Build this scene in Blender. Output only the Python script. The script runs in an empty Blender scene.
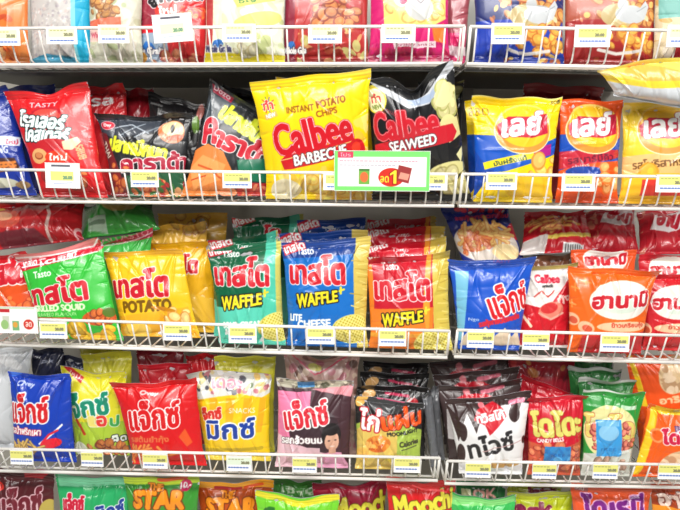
import bpy, math, random
import numpy as np
S = bpy.context.scene
COL = bpy.context.collection
# ------------------------------------------------------------------ camera
F, D = 650.0, 1.25
YAW, PITCH, ROLL = map(math.radians, (2.0, 9.0, 0.4))
def _rz(a): return np.array([[math.cos(a), -math.sin(a), 0], [math.sin(a), math.cos(a), 0], [0, 0, 1]])
def _rx(a): return np.array([[1, 0, 0], [0, math.cos(a), -math.sin(a)], [0, math.sin(a), math.cos(a)]])
ROT = _rz(YAW) @ _rx(math.pi/2 - PITCH) @ _rz(ROLL)
CAM = np.array([0, -D, 1.35])
def at(px, py, Y):
    d = ROT @ np.array([(px-340)/F, -(py-255)/F, -1.0])
    return CAM + d*((Y - CAM[1])/d[1])
def proj(P):
    c = (np.asarray(P) - CAM) @ ROT
    return np.array([340 + F*c[0]/-c[2], 255 - F*c[1]/-c[2]])
cd = bpy.data.cameras.new('camera'); cam = bpy.data.objects.new('camera', cd); COL.objects.link(cam)
from mathutils import Matrix
M = Matrix.Identity(4)
for i in range(3):
    for j in range(3): M[i][j] = ROT[i, j]
    M[i][3] = CAM[i]
cam.matrix_world = M
cd.sensor_width = 36; cd.lens = F/680*36; cd.clip_start = .02
S.camera = cam
# ------------------------------------------------------------------ helpers
def lin(c):
    c = np.asarray(c, float)/255.0
    return np.where(c <= .04045, c/12.92, ((c+.055)/1.055)**2.4)
def tag(o, label=None, cat=None, group=None, kind=None):
    if label: o['label'] = label
    if cat: o['category'] = cat
    if group: o['group'] = group
    if kind: o['kind'] = kind
    return o
def empty(name, loc, label, cat, group=None):
    o = bpy.data.objects.new(name, None); COL.objects.link(o); o.location = loc
    o.empty_display_size = .02
    return tag(o, label, cat, group)
def link_mesh(name, V, faces, mat, parent=None, normals=None, cols=None, smooth=True, origin=None):
    V = np.asarray(V, float)
    if origin is not None: V = V - np.asarray(origin)
    me = bpy.data.meshes.new(name)
    if isinstance(faces, np.ndarray):
        n = len(faces); k = faces.shape[1]
        me.vertices.add(len(V)); me.vertices.foreach_set('co', V.astype(np.float32).ravel())
        me.loops.add(n*k); me.loops.foreach_set('vertex_index', faces.astype(np.int32).ravel())
        me.polygons.add(n); me.polygons.foreach_set('loop_start', np.arange(0, n*k, k, dtype=np.int32))
        me.update(calc_edges=True)
    else:
        me.from_pydata([tuple(v) for v in V], [], [tuple(f) for f in faces]); me.update()
    me.polygons.foreach_set('use_smooth', np.full(len(me.polygons), smooth))
    if cols is not None:
        at_ = me.color_attributes.new('Col', 'FLOAT_COLOR', 'POINT')
        c4 = np.ones((len(V), 4), np.float32); c4[:, :3] = cols
        at_.data.foreach_set('color', c4.ravel())
    if normals is not None:
        me.normals_split_custom_set_from_vertices([tuple(x) for x in normals.tolist()])
    me.materials.append(mat)
    o = bpy.data.objects.new(name, me); COL.objects.link(o)
    if parent is not None: o.parent = parent
    return o
def mat(name, col=None, rough=.5, metal=0, attr=False, bump=0, bscale=200, coat=0, spec=.5):
    m = bpy.data.materials.new(name); m.use_nodes = True
    nt = m.node_tree; b = nt.nodes['Principled BSDF']
    b.inputs['Roughness'].default_value = rough; b.inputs['Metallic'].default_value = metal
    b.inputs['Coat Weight'].default_value = coat; b.inputs['Coat Roughness'].default_value = .12
    b.inputs['Specular IOR Level'].default_value = spec
    if attr:
        a = nt.nodes.new('ShaderNodeAttribute'); a.attribute_name = 'Col'
        nt.links.new(a.outputs['Color'], b.inputs['Base Color'])
    else:
        b.inputs['Base Color'].default_value = (*lin(col), 1)
    if bump:
        t = nt.nodes.new('ShaderNodeTexCoord'); n = nt.nodes.new('ShaderNodeTexNoise'); n.inputs['Scale'].default_value = bscale
        n.inputs['Detail'].default_value = 3
        k = nt.nodes.new('ShaderNodeBump'); k.inputs['Strength'].default_value = bump; k.inputs['Distance'].default_value = .001
        nt.links.new(t.outputs['Object'], n.inputs['Vector']); nt.links.new(n.outputs['Fac'], k.inputs['Height'])
        nt.links.new(k.outputs['Normal'], b.inputs['Normal'])
    return m
FOIL = mat('printed_glossy_film', attr=True, rough=.3, bump=.3, bscale=60, coat=.42)
MATTE = mat('printed_satin_film', attr=True, rough=.48, bump=.2, bscale=60, coat=.1)
PAPER = mat('printed_card', attr=True, rough=.7, spec=.3)
WIRE = mat('white_coated_wire', (244, 242, 236), rough=.35)
PLASTIC = mat('white_plastic', (240, 240, 238), rough=.35)
PANEL = mat('painted_steel_panel', (176, 172, 162), rough=.55, bump=.1, bscale=30)
STEEL = mat('grey_painted_steel', (150, 148, 142), rough=.45)

def tube(V, Fc, pts, r, n=8, closed=True):
    pts = [np.asarray(p, float) for p in pts]
    rings = []
    up0 = None
    for i, p in enumerate(pts):
        t = pts[min(i+1, len(pts)-1)] - pts[max(i-1, 0)]; t = t/np.linalg.norm(t)
        ref = np.array([0, 0, 1.0]) if abs(t[2]) < .8 else np.array([1.0, 0, 0])
        if up0 is None: a = np.cross(t, ref)
        else: a = up0 - t*np.dot(up0, t)
        a /= np.linalg.norm(a); up0 = a; b = np.cross(t, a)
        base = len(V)
        for k in range(n):
            q = 2*math.pi*k/n; V.append(p + r*(math.cos(q)*a + math.sin(q)*b))
        rings.append(base)
    for i in range(len(rings)-1):
        for k in range(n):
            a0, a1 = rings[i]+k, rings[i]+(k+1) % n; b0, b1 = rings[i+1]+k, rings[i+1]+(k+1) % n
            Fc.append((a0, a1, b1, b0))
    Fc.append(tuple(rings[0]+k for k in range(n))[::-1]); Fc.append(tuple(rings[-1]+k for k in range(n)))
def boxm(V, Fc, lo, hi):
    b = len(V)
    for z in (lo[2], hi[2]):
        for x, y in ((lo[0], lo[1]), (hi[0], lo[1]), (hi[0], hi[1]), (lo[0], hi[1])): V.append(np.array([x, y, z]))
    for f in ((0, 3, 2, 1), (4, 5, 6, 7), (0, 1, 5, 4), (1, 2, 6, 5), (2, 3, 7, 6), (3, 0, 4, 7)): Fc.append(tuple(b+i for i in f))
# ------------------------------------------------------------------ print raster
_tc = {}
def glyphs(s):
    if s in _tc: return _tc[s]
    c = bpy.data.curves.new('tmp', 'FONT'); c.body = s; c.resolution_u = 3
    o = bpy.data.objects.new('tmp', c); COL.objects.link(o)
    dg = bpy.context.evaluated_depsgraph_get(); me = o.evaluated_get(dg).to_mesh()
    me.calc_loop_triangles()
    V = np.array([v.co[:2] for v in me.vertices]); T = np.array([t.vertices[:] for t in me.loop_triangles])
    o.evaluated_get(dg).to_mesh_clear(); bpy.data.objects.remove(o); bpy.data.curves.remove(c)
    V = (V - V.min(0))/(V.max(0)-V.min(0)); V = V - .5
    _tc[s] = (V, T); return V, T
def dilate(m, r):
    r = float(r)
    if r < 1: return m
    h, w = m.shape; out = m.copy(); R = int(r)
    for dy in range(-R, R+1):
        k = int(math.sqrt(max(r*r-dy*dy, 0)))
        cs = np.zeros((h, w+1), np.int32); cs[:, 1:] = np.cumsum(m, 1)
        x = np.arange(w); row = (cs[:, np.minimum(x+k+1, w)] - cs[:, np.maximum(x-k, 0)]) > 0
        if dy >= 0: out[dy:] |= row[:h-dy]
        else: out[:dy] |= row[-dy:]
    return out
class Art:
    """Printed design of one bag, drawn on a flat canvas (units ~2 mm) and carried by the bag's film."""
    def __init__(s, box, base, k=4, seed=0):
        s.x0, s.y0 = box[0]-2, box[1]-2; s.k = k
        s.w = int((box[2]-box[0]+4)*k); s.h = int((box[3]-box[1]+4)*k)
        s.X, s.Y = np.meshgrid(s.x0+(np.arange(s.w)+.5)/k, s.y0+(np.arange(s.h)+.5)/k)
        s.img = np.empty((s.h, s.w, 3)); s.img[:] = base
        s.part = np.zeros((s.h, s.w), np.int8); s.r = np.random.RandomState(seed)
    def put(s, m, col, part=None):
        s.img[m] = col
        if part is not None: s.part[m] = part
        return m
    def rect(s, a, b, c, d, col, part=None): return s.put((s.X >= a) & (s.X <= c) & (s.Y >= b) & (s.Y <= d), col, part)
    def mell(s, cx, cy, rx, ry, rot=0):
        q = math.radians(rot); u = (s.X-cx)*math.cos(q)+(s.Y-cy)*math.sin(q); v = -(s.X-cx)*math.sin(q)+(s.Y-cy)*math.cos(q)
        return (u/rx)**2+(v/ry)**2 <= 1
    def ell(s, cx, cy, rx, ry, col, rot=0, part=None): return s.put(s.mell(cx, cy, rx, ry, rot), col, part)
    def mpoly(s, pts):
        m = np.zeros(s.X.shape, bool); n = len(pts)
        for i in range(n):
            x1, y1 = pts[i]; x2, y2 = pts[(i+1) % n]
            if y1 == y2: continue
            c = ((s.Y < y1) != (s.Y < y2)) & (s.X < (x2-x1)*(s.Y-y1)/(y2-y1)+x1); m ^= c
        return m
    def poly(s, pts, col, part=None): return s.put(s.mpoly(pts), col, part)
    def line(s, pts, w, col, part=None):
        m = np.zeros(s.X.shape, bool)
        for (x1, y1), (x2, y2) in zip(pts[:-1], pts[1:]):
            dx, dy = x2-x1, y2-y1; L = dx*dx+dy*dy+1e-9
            t = np.clip(((s.X-x1)*dx+(s.Y-y1)*dy)/L, 0, 1)
            m |= (s.X-x1-t*dx)**2+(s.Y-y1-t*dy)**2 <= (w/2)**2
        return s.put(m, col, part)
    def mtext(s, body, cx, cy, w, h, rot=0, shear=0, bend=0, bold=0, taper=0):
        V, T = glyphs(body); x = V[:, 0]; y = V[:, 1]*(1+taper*x)
        X = x*w+shear*y*h; Yv = -y*h + bend*(4*x*x-.5)
        q = math.radians(rot); px = cx+X*math.cos(q)-Yv*math.sin(q); py = cy+X*math.sin(q)+Yv*math.cos(q)
        gx = (px-s.x0)*s.k-.5; gy = (py-s.y0)*s.k-.5
        m = np.zeros((s.h, s.w), bool)
        for t in T:
            a, b, c = t
            x0, x1 = int(math.floor(min(gx[a], gx[b], gx[c]))), int(math.ceil(max(gx[a], gx[b], gx[c])))+1
            y0, y1 = int(math.floor(min(gy[a], gy[b], gy[c]))), int(math.ceil(max(gy[a], gy[b], gy[c])))+1
            x0, y0 = max(x0, 0), max(y0, 0); x1, y1 = min(x1, s.w), min(y1, s.h)
            if x0 >= x1 or y0 >= y1: continue
            xs = np.arange(x0, x1)[None, :]; ys = np.arange(y0, y1)[:, None]
            e = [(gx[q_]-gx[p_])*(ys-gy[p_])-(gy[q_]-gy[p_])*(xs-gx[p_]) for p_, q_ in ((a, b), (b, c), (c, a))]
            m[y0:y1, x0:x1] |= ((e[0] >= -.01) & (e[1] >= -.01) & (e[2] >= -.01)) | ((e[0] <= .01) & (e[1] <= .01) & (e[2] <= .01))
        return dilate(m, bold*s.k) if bold else m
    def text(s, body, cx, cy, w, h, col, rot=0, shear=0, bend=0, bold=.4, out=(), part=None, taper=0):
        m = s.mtext(body, cx, cy, w, h, rot, shear, bend, bold, taper)
        tot = 0; ms = []
        for c, r in out: tot += r; ms.append((c, dilate(m, tot*s.k)))
        for c, mm in ms[::-1]: s.put(mm, c, part)
        s.put(m, col, part)
        return m
    def crisps(s, cx, cy, rx, ry, n, base=(232, 190, 90), edge=(196, 140, 50), size=6, seed=1, part=2, clip=None, jag=0):
        r = np.random.RandomState(seed)
        for i in range(n):
            a = r.rand()*6.283; d = math.sqrt(r.rand()); x = cx+rx*d*math.cos(a); y = cy+ry*d*math.sin(a)
            z = size*r.uniform(.7, 1.2); q = r.uniform(0, 180); asp = r.uniform(.5, .9)
            m = s.mell(x, y, z, z*asp, q); m2 = s.mell(x+.4, y-.5, z*.8, z*asp*.78, q); m3 = s.mell(x+z*.2, y-z*.15, z*.35, z*asp*.3, q)
            if clip is not None: m &= clip; m2 &= clip; m3 &= clip
            f = r.uniform(.88, 1.08)
            s.put(m, np.clip(np.array(edge)*f, 0, 255), part); s.put(m2, np.clip(np.array(base)*f, 0, 255), part)
            s.put(m3, np.clip(np.array(base)*1.12*f, 0, 255), part)
    def sticks(s, cx, cy, rx, ry, n, base=(240, 200, 110), edge=(200, 140, 60), L=14, w=3, seed=1, part=2, ang=None):
        r = np.random.RandomState(seed)
        for i in range(n):
            a = r.rand()*6.283; d = math.sqrt(r.rand()); x = cx+rx*d*math.cos(a); y = cy+ry*d*math.sin(a)
            q = (r.uniform(0, math.pi) if ang is None else math.radians(ang+r.uniform(-30, 30))); dx, dy = math.cos(q)*L/2, math.sin(q)*L/2
            s.line([(x-dx, y-dy), (x+dx, y+dy)], w, edge, part); s.line([(x-dx, y-dy-.4), (x+dx, y+dy-.4)], w*.6, base, part)
    def speckle(s, mask, cols, n, size, seed=3):
        r = np.random.RandomState(seed); ys, xs = np.nonzero(mask)
        if len(ys) == 0: return
        for i in range(n):
            j = r.randint(len(ys)); m = s.mell(s.X[0, xs[j]], s.Y[ys[j], 0], size*r.uniform(.4, 1.2), size*r.uniform(.3, .9), r.uniform(0, 180)) & mask
            s.img[m] = cols[r.randint(len(cols))]
    def sample(s, PX, PY):
        """box-filtered colour at canvas points"""
        I = s.img; k = 1 if s.k < 3 else 2
        if k == 2:
            h2, w2 = s.h//2*2, s.w//2*2
            I = I[:h2, :w2].reshape(h2//2, 2, w2//2, 2, 3).mean((1, 3))
        fx = np.clip((PX-s.x0)*s.k/k-.5, 0, I.shape[1]-1.001); fy = np.clip((PY-s.y0)*s.k/k-.5, 0, I.shape[0]-1.001)
        ix, iy = fx.astype(int), fy.astype(int); ax, ay = (fx-ix)[..., None], (fy-iy)[..., None]
        c = (I[iy, ix]*(1-ax)+I[iy, ix+1]*ax)*(1-ay)+(I[iy+1, ix]*(1-ax)+I[iy+1, ix+1]*ax)*ay
        jx = np.clip(((PX-s.x0)*s.k).astype(int), 0, s.w-1); jy = np.clip(((PY-s.y0)*s.k).astype(int), 0, s.h-1)
        return c, s.part[jy, jx]
# ------------------------------------------------------------------ shelf rows
# rail ends of each bay seen at the front edge; the deck lies H_F below the rail
H_F, D_F = .060, .034
ROWS = {}
def row(name, l, r):
    if name[1] == 'L': l = (l[0]-60, l[1]-60*(r[1]-l[1])/(r[0]-l[0]))
    A, B = at(l[0], l[1], 0), at(r[0], r[1], 0); ROWS[name] = (A, B); return A, B
def rail_z(name, x):
    A, B = ROWS[name]; return A[2]+(B[2]-A[2])*(x-A[0])/(B[0]-A[0])
def deck_z(name, x): return rail_z(name, x)-H_F
row('1L', (-14, 28.5), (465, 26)); row('1R', (470, 26.5), (700, 31))
row('2L', (-14, 169.5), (457, 174)); row('2R', (462, 174), (700, 177))
row('3L', (-14, 318), (450, 331)); row('3R', (457, 330), (700, 336))
row('4L', (-14, 448.5), (440, 458)); row('4R', (447, 461), (700, 465))
row('5L', (-14, 600), (436, 611)); row('5R', (442, 613), (700, 617))
def on_deck(rw, px, Y):
    """point of the deck under canvas column px at depth Y"""
    py = 300.0
    for _ in range(30):
        P = at(px, py, Y); z = deck_z(rw, P[0])+.004; Q = proj([P[0], Y, z]); py += (Q[1]-py)
        if abs(Q[1]-py) < 1e-3: break
    P = at(px, py, Y); P[2] = deck_z(rw, P[0])+.004
    return P, py
def clusters(mask, gap):
    """groups of printed cells closer than gap to each other"""
    if mask.sum() < 40: return []
    m = dilate(mask, gap); st = 3; c = m[::st, ::st]; lab = np.zeros(c.shape, int); n = 0
    for y, x in zip(*np.nonzero(c)):
        if lab[y, x]: continue
        n += 1; stack = [(y, x)]; lab[y, x] = n
        while stack:
            a, b = stack.pop()
            for p, q in ((a+1, b), (a-1, b), (a, b+1), (a, b-1)):
                if 0 <= p < c.shape[0] and 0 <= q < c.shape[1] and c[p, q] and not lab[p, q]: lab[p, q] = n; stack.append((p, q))
    big = np.repeat(np.repeat(lab, st, 0), st, 1)[:mask.shape[0], :mask.shape[1]]
    return [mask & (big == i) for i in range(1, n+1) if (mask & (big == i)).sum() >= 40]
# ------------------------------------------------------------------ bag builder
def bag(name, label, group, rw, TL, TR, BR, BL, Y, tilt=.02, T=.022, art=None, base=(200, 30, 30), seed=1, sag=0, dip=0, flop=.006,
        q=2.0, mtl=None, A=.0027, seals=(.05, .075), crimp=True, back=(200, 200, 205), parts=True, cat='snack bag', order=0):
    """corners are canvas points; a bottom corner with y None rests on the deck. Y = depth of the bag's base, tilt = how far its top leans back"""
    Ys = Y if isinstance(Y, (tuple, list)) else (Y+tilt, Y+tilt, Y, Y)
    C, PX = [], []
    for (px, py), yy in zip((TL, TR, BR, BL), Ys):
        if py is None: P, py = on_deck(rw, px, yy)
        else: P = at(px, py, yy)
        C.append(P); PX.append((px, py))
    tl, tr, br, bl = C; ptl, ptr, pbr, pbl = [np.array(p, float) for p in PX]
    Wp = (np.linalg.norm(ptr-ptl)+np.linalg.norm(pbr-pbl))/2; Hp = (np.linalg.norm(ptl-pbl)+np.linalg.norm(ptr-pbr))/2
    Wm = (np.linalg.norm(tr-tl)+np.linalg.norm(br-bl))/2; Hm = (np.linalg.norm(tl-bl)+np.linalg.norm(tr-br))/2
    xs = [p[0] for p in PX]; ys = [p[1] for p in PX]
    box = (min(xs), min(ys), max(xs), max(ys))
    cv = Art(box, base, 4 if q >= 1.6 else 2, seed)
    if art: art(cv)
    nu, nv = max(int(Wp*q), 16), max(int(Hp*q), 16)
    a = np.linspace(-1, 1, nu)[None, :]; v = np.linspace(0, 1, nv)[:, None]
    A2 = a+0*v; V2 = v+0*a
    sb, st = seals
    m = np.clip((V2-sb)/(1-sb-st), 0, 1)
    prof = np.clip(1-np.abs(2*m-1)**2.8, 0, 1)**.7*(1.12-.28*m)
    r0 = np.random.RandomState(seed+900)
    ca = np.clip(np.cos(A2*math.pi/2), 0, 1)
    x = (.3*np.sin(A2*math.pi/2)+.7*A2)*(1-.075*np.clip(prof, 0, 1)*(1-.25*np.sin(m*3)))
    for i in range(9):
        v0 = r0.uniform(0, 1); wd = r0.uniform(.02, .07); am = r0.uniform(-1, 1)*.0011/(Wm/2)
        x = x + am*np.exp(-((V2-v0)/wd)**2)*(A2*r0.choice((-1, 1)) > 0)*np.abs(A2)**3
    s_ = (x+1)/2
    def bil(s_, V2, c): 
        tl_, tr_, br_, bl_ = c
        s3, v3 = s_[..., None], V2[..., None]
        return (bl_*(1-s3)+br_*s3)*(1-v3)+(tl_*(1-s3)+tr_*s3)*v3
    P = bil(s_, V2, (tl, tr, br, bl))
    pc = bil((A2+1)/2, V2, (ptl, ptr, pbr, pbl))
    N = np.cross(tr+br-tl-bl, tl+tr-bl-br); N /= np.linalg.norm(N)
    if np.dot(N, CAM-(tl+br)/2) < 0: N = -N
    upd = (tl+tr-bl-br); upd /= np.linalg.norm(upd)
    r = np.random.RandomState(seed*7+3)
    d = np.zeros_like(A2)
    aw = A2*Wm/2; vh = V2*Hm
    for top in (0, 1):
        for i in range(12):
            a0 = r.uniform(-.97, .97)*Wm/2; sl = r.uniform(-.5, .5)-.35*(a0/(Wm/2)); L = r.uniform(.025, .075); sg = r.uniform(.0018, .005)
            t = (1-st)*Hm-vh if top else vh-sb*Hm
            env = np.exp(-np.clip(t, 0, 9)**2/L**2)*np.clip(t/.008+1, 0, 1)
            dist = aw-a0-sl*t
            d += r.uniform(.5, 1.5)*(1 if r.rand() < .5 else -1)*A*env/(1+(dist/sg)**2)*1.5
    for i in range(9):
        a0, v0, q0 = r.uniform(-1, 1)*Wm/2, r.uniform(.1, .9)*Hm, r.uniform(0, math.pi)
        u1 = (aw-a0)*math.cos(q0)+(vh-v0)*math.sin(q0); u2 = -(aw-a0)*math.sin(q0)+(vh-v0)*math.cos(q0)
        d += r.uniform(-1, 1)*A*.9*np.exp(-(u1/r.uniform(.02, .05))**2)/(1+(u2/r.uniform(.002, .004))**2)
    for i in range(7):
        a0, v0 = r.uniform(-1, 1)*Wm/2, r.uniform(.1, .9)*Hm; R_ = r.uniform(.015, .035)
        d += r.uniform(-1.6, 2.2)*A*np.exp(-((aw-a0)**2+(vh-v0)**2)/R_**2)
    for sgn in (-1, 1):
        for i in range(7):
            v0 = r.uniform(.1, .9)*Hm; sl = r.uniform(-.5, .5); t = np.abs(sgn*Wm/2-aw)
            d += -r.uniform(.6, 1.6)*A*np.exp(-(t/r.uniform(.012, .03))**2)/(1+((vh-v0-sl*t)/r.uniform(.002, .004))**2)
    d *= ca**.4*np.clip(np.minimum(V2/sb, (1-V2)/st), .25, 1)
    off = T*prof*ca**.6+d
    tt = np.clip((V2-(1-st))/st, 0, 1); tb = np.clip((sb-V2)/sb, 0, 1)
    fl = r0.uniform(.1, 2.2)*flop; q1 = r0.uniform(2, 5); q2 = r0.uniform(0, 6)
    flop = fl*(1+.7*np.sin(A2*q1+q2))
    off += flop*tt
    wv = .0012*np.sin(A2*r.uniform(4, 8)+r.uniform(0, 6))+.0007*np.sin(A2*13+r.uniform(0, 6))
    off += wv*(np.clip((V2-.8)/.2, 0, 1)+np.clip((.1-V2)/.1, 0, 1)*.5)
    if crimp:
        cr = .00035*np.sin(vh/.0011)
        off += cr*((tt > .12)+(tb > .2))
    Pflat = P.copy()
    P = P+N*off[..., None]
    sag = sag+r0.uniform(-.6, 2.2)
    drop = (sag*(1-A2**2)+r0.uniform(.4, 1.4)*np.sin(A2*r0.uniform(3, 7)+r0.uniform(0, 6))+dip*np.exp(-((A2-.05)/.28)**2))*np.clip((V2-.72)/.28, 0, 1)**1.5
    P = P-upd*(drop*Hm/Hp)[..., None]; Pflat = Pflat-upd*(drop*Hm/Hp)[..., None]
    Gu = np.gradient(P, axis=1); Gv = np.gradient(P, axis=0)
    Nn = np.cross(Gu, Gv); Nn /= np.linalg.norm(Nn, axis=2, keepdims=True)+1e-12
    flip = np.sum(Nn*N) < 0
    if flip: Nn = -Nn
    col, part = cv.sample(pc[..., 0], pc[..., 1]); col = lin(col)
    # faces
    idx = np.arange(nu*nv).reshape(nv, nu)
    Q = np.stack([idx[:-1, :-1], idx[:-1, 1:], idx[1:, 1:], idx[1:, :-1]], -1).reshape(-1, 4)
    if flip: Q = Q[:, ::-1]
    pf = part[:-1, :-1].reshape(-1).copy()
    vv = np.broadcast_to(v[:-1], (nv-1, nu-1)).reshape(-1)
    pf[vv >= 1-st] = 3; pf[vv < sb-1e-6] = 4
    if not parts: pf[:] = np.where(pf == 3, 3, 0)
    base_pt = (bl+br)/2
    root = empty(name, tuple(base_pt), label, cat, group)
    Pf, Nf, Cf = P.reshape(-1, 3), Nn.reshape(-1, 3), col.reshape(-1, 3)
    def sub(nm, sel, parent, extra=None):
        fs = Q[sel]
        if len(fs) < 6: return None
        u, inv = np.unique(fs, return_inverse=True); inv = inv.reshape(fs.shape)
        V_, N_, C_ = Pf[u], Nf[u], Cf[u]
        if extra is not None:
            eV, eF, eN, eC = extra
            inv = np.concatenate([inv, eF+len(V_)]); V_ = np.concatenate([V_, eV]); N_ = np.concatenate([N_, eN]); C_ = np.concatenate([C_, eC])
        return link_mesh(nm, V_, inv, mtl or FOIL, parent, N_, C_, True, base_pt)
    # back of the pouch: coarser sheet sharing the front's outline
    ui = np.unique(np.linspace(0, nu-1, 14).astype(int)); vi = np.unique(np.linspace(0, nv-1, max(nv//4, 8)).astype(int))
    Ab, Vb = A2[np.ix_(vi, ui)], V2[np.ix_(vi, ui)]
    lowv = (wv*(np.clip((V2-.8)/.2, 0, 1)+np.clip((.1-V2)/.1, 0, 1)*.5)+flop*tt)[np.ix_(vi, ui)]
    Pb = Pflat[np.ix_(vi, ui)] - N*(.7*T*prof[np.ix_(vi, ui)]*ca[np.ix_(vi, ui)]**.6 + .0024*(ca[np.ix_(vi, ui)] > .05) - lowv)[..., None]
    Pb[:, 0] = P[vi, 0]; Pb[:, -1] = P[vi, -1]
    ib = np.arange(Pb.shape[0]*Pb.shape[1]).reshape(Pb.shape[:2])
    Qb = np.stack([ib[:-1, :-1], ib[1:, :-1], ib[1:, 1:], ib[:-1, 1:]], -1).reshape(-1, 4)
    if flip: Qb = Qb[:, ::-1]
    Gu = np.gradient(Pb, axis=1); Gv = np.gradient(Pb, axis=0); Nb = np.cross(Gu, Gv); Nb /= np.linalg.norm(Nb, axis=2, keepdims=True)+1e-12
    if np.sum(Nb*N) > 0: Nb = -Nb
    Cb = np.broadcast_to(lin(np.array(back)), Pb.shape).reshape(-1, 3)
    if back is None: Cb = np.broadcast_to(lin(np.array(base)), Pb.shape).reshape(-1, 3)
    if parts:
        for code in (1, 2):
            keep = np.zeros(len(pf), bool)
            for sel in clusters((pf == code).reshape(nv-1, nu-1), int(3*q)): keep |= sel.reshape(-1)
            pf[(pf == code) & ~keep] = 0
    body = sub('pouch', (pf != 3) & (pf != 4) & (pf != 1) & (pf != 2) if parts else pf != 3, root, (Pb.reshape(-1, 3), Qb, Nb.reshape(-1, 3), Cb))
    sub('top_seal', pf == 3, root)
    if parts:
        sub('bottom_seal', pf == 4, root)
        for code, nm in ((1, 'logo'), (2, 'food_picture')):
            for sel in clusters((pf == code).reshape(nv-1, nu-1), int(3*q)):
                sub(nm, sel.reshape(-1), body)
    return root
# ------------------------------------------------------------------ fixtures
DEPTH = .40
UNDERSHADE = mat('underside_shade_grey', (58, 58, 54), rough=.5)  # grey darkened so the colour carries the shade below the top shelf
def shelf(rw, label, spacing, phase=.4, end=None):
    A, B = ROWS[rw]; L = B[0]-A[0]
    root = empty('wire_shelf', ((A[0]+B[0])/2, DEPTH/2, (A[2]+B[2])/2-H_F), label, 'shelf', 'white wire shelves')
    og = np.array(root.location)
    R0, R1 = .0030, .0017
    def lk(nm, V, Fc, par=root): return link_mesh(nm, V, Fc, WIRE, par, origin=og)
    up = np.array([0, 0, 1.0]); bk = np.array([0, 1.0, 0])
    V, Fc = [], []; tube(V, Fc, [A, B], R0, 10); lk('top_rail', V, Fc)
    V, Fc = [], []; tube(V, Fc, [A+bk*(D_F-.008)-up*(H_F+.003), B+bk*(D_F-.008)-up*(H_F+.003)], .0034, 10)
    tube(V, Fc, [A+bk*(D_F+.012)-up*(H_F+.004), B+bk*(D_F+.012)-up*(H_F+.004)], .0026, 8)
    lk('bottom_rail', V, Fc)
    fence = None
    n = int(L/spacing)
    x0 = A[0]+spacing*phase
    for i in range(n+1):
        x = x0+i*spacing
        if x > B[0]-.004: break
        z = rail_z(rw, x); p = lambda y, dz: np.array([x, y, z+dz])
        V, Fc = [], []
        tube(V, Fc, [p(.001, -.001), p(.010, -.024), p(.0195, -.046), p(.024, -.0545), p(.032, -.0585), p(.042, -H_F), p(.2, -H_F), p(DEPTH, -H_F)], R1, 8)
        lk('fence_wire', V, Fc)
    # end hooks of the fence
    for e, s in ((A, 1), (B, -1)):
        V, Fc = [], []; e2 = e+np.array([s*.001, 0, 0])
        tube(V, Fc, [e2, e2+bk*.012-up*.03, e2+bk*.026-up*(H_F-.003), e2+bk*.05-up*H_F, e2+bk*DEPTH-up*H_F], R0*.9, 8); lk('end_wire', V, Fc)
    V, Fc = [], []
    for y in (.14, .26, DEPTH-.01): tube(V, Fc, [A+bk*y-up*(H_F+.0045), B+bk*y-up*(H_F+.0045)], .0026, 8)
    lk('cross_wire', V, Fc)
    if rw[0] == '1':  # added dark sheet, standing in for shade under the loaded top deck
        lip = -.014
        V, Fc = [], []; b = len(V)
        for e in (A, B):
            for y, dz in ((.052, -.009), (DEPTH-.002, -.009), (DEPTH-.002, -.0115), (.0545, -.0115), (.0545, lip), (.052, lip)): V.append(np.array([e[0], y, e[2]-H_F+dz]))
        Fc += [(i, (i+1) % 6, 6+(i+1) % 6, 6+i) for i in range(6)]+[(5, 4, 3, 2, 1, 0), (6, 7, 8, 9, 10, 11)]
        link_mesh('underside_shade_pan', V, Fc, UNDERSHADE, root, smooth=False, origin=og)
    return root
for rw, lb in (('1L', 'white wire shelf with fence, top left, holding grain snack bags'), ('1R', 'white wire shelf with fence, top right, holding chicken snack bags'),
               ('2L', 'white wire shelf holding the black and yellow potato chip bags on the left'), ('2R', 'white wire shelf holding yellow and orange chip bags on the right'),
               ('3L', 'white wire shelf holding the waffle crisp bags, third from top on the left'), ('3R', 'white wire shelf holding orange and red prawn crisp bags on the right'),
               ('4L', 'white wire shelf under the red, yellow and pink corn snack bags'), ('4R', 'white wire shelf under brown-white, red and green candy style bags'),
               ('5L', 'white wire shelf at the bottom left, mostly below the picture edge'), ('5R', 'white wire shelf at the bottom right, mostly below the picture edge')):
    shelf(rw, lb, .0292 if rw[1] == 'L' else .0305)
V, Fc = [], []
boxm(V, Fc, (-2.2, DEPTH+.004, 0), (2.2, DEPTH+.03, 2.3)); w = link_mesh('wall_back', V, Fc, PANEL, smooth=False); w['kind'] = 'structure'
xm = at(461, 250, DEPTH)[0]
V, Fc = [], []
boxm(V, Fc, (xm-.014, DEPTH-.012, 0), (xm+.014, DEPTH+.003, 2.3)); w = link_mesh('trim_1', V, Fc, STEEL, smooth=False); w['kind'] = 'structure'

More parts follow.
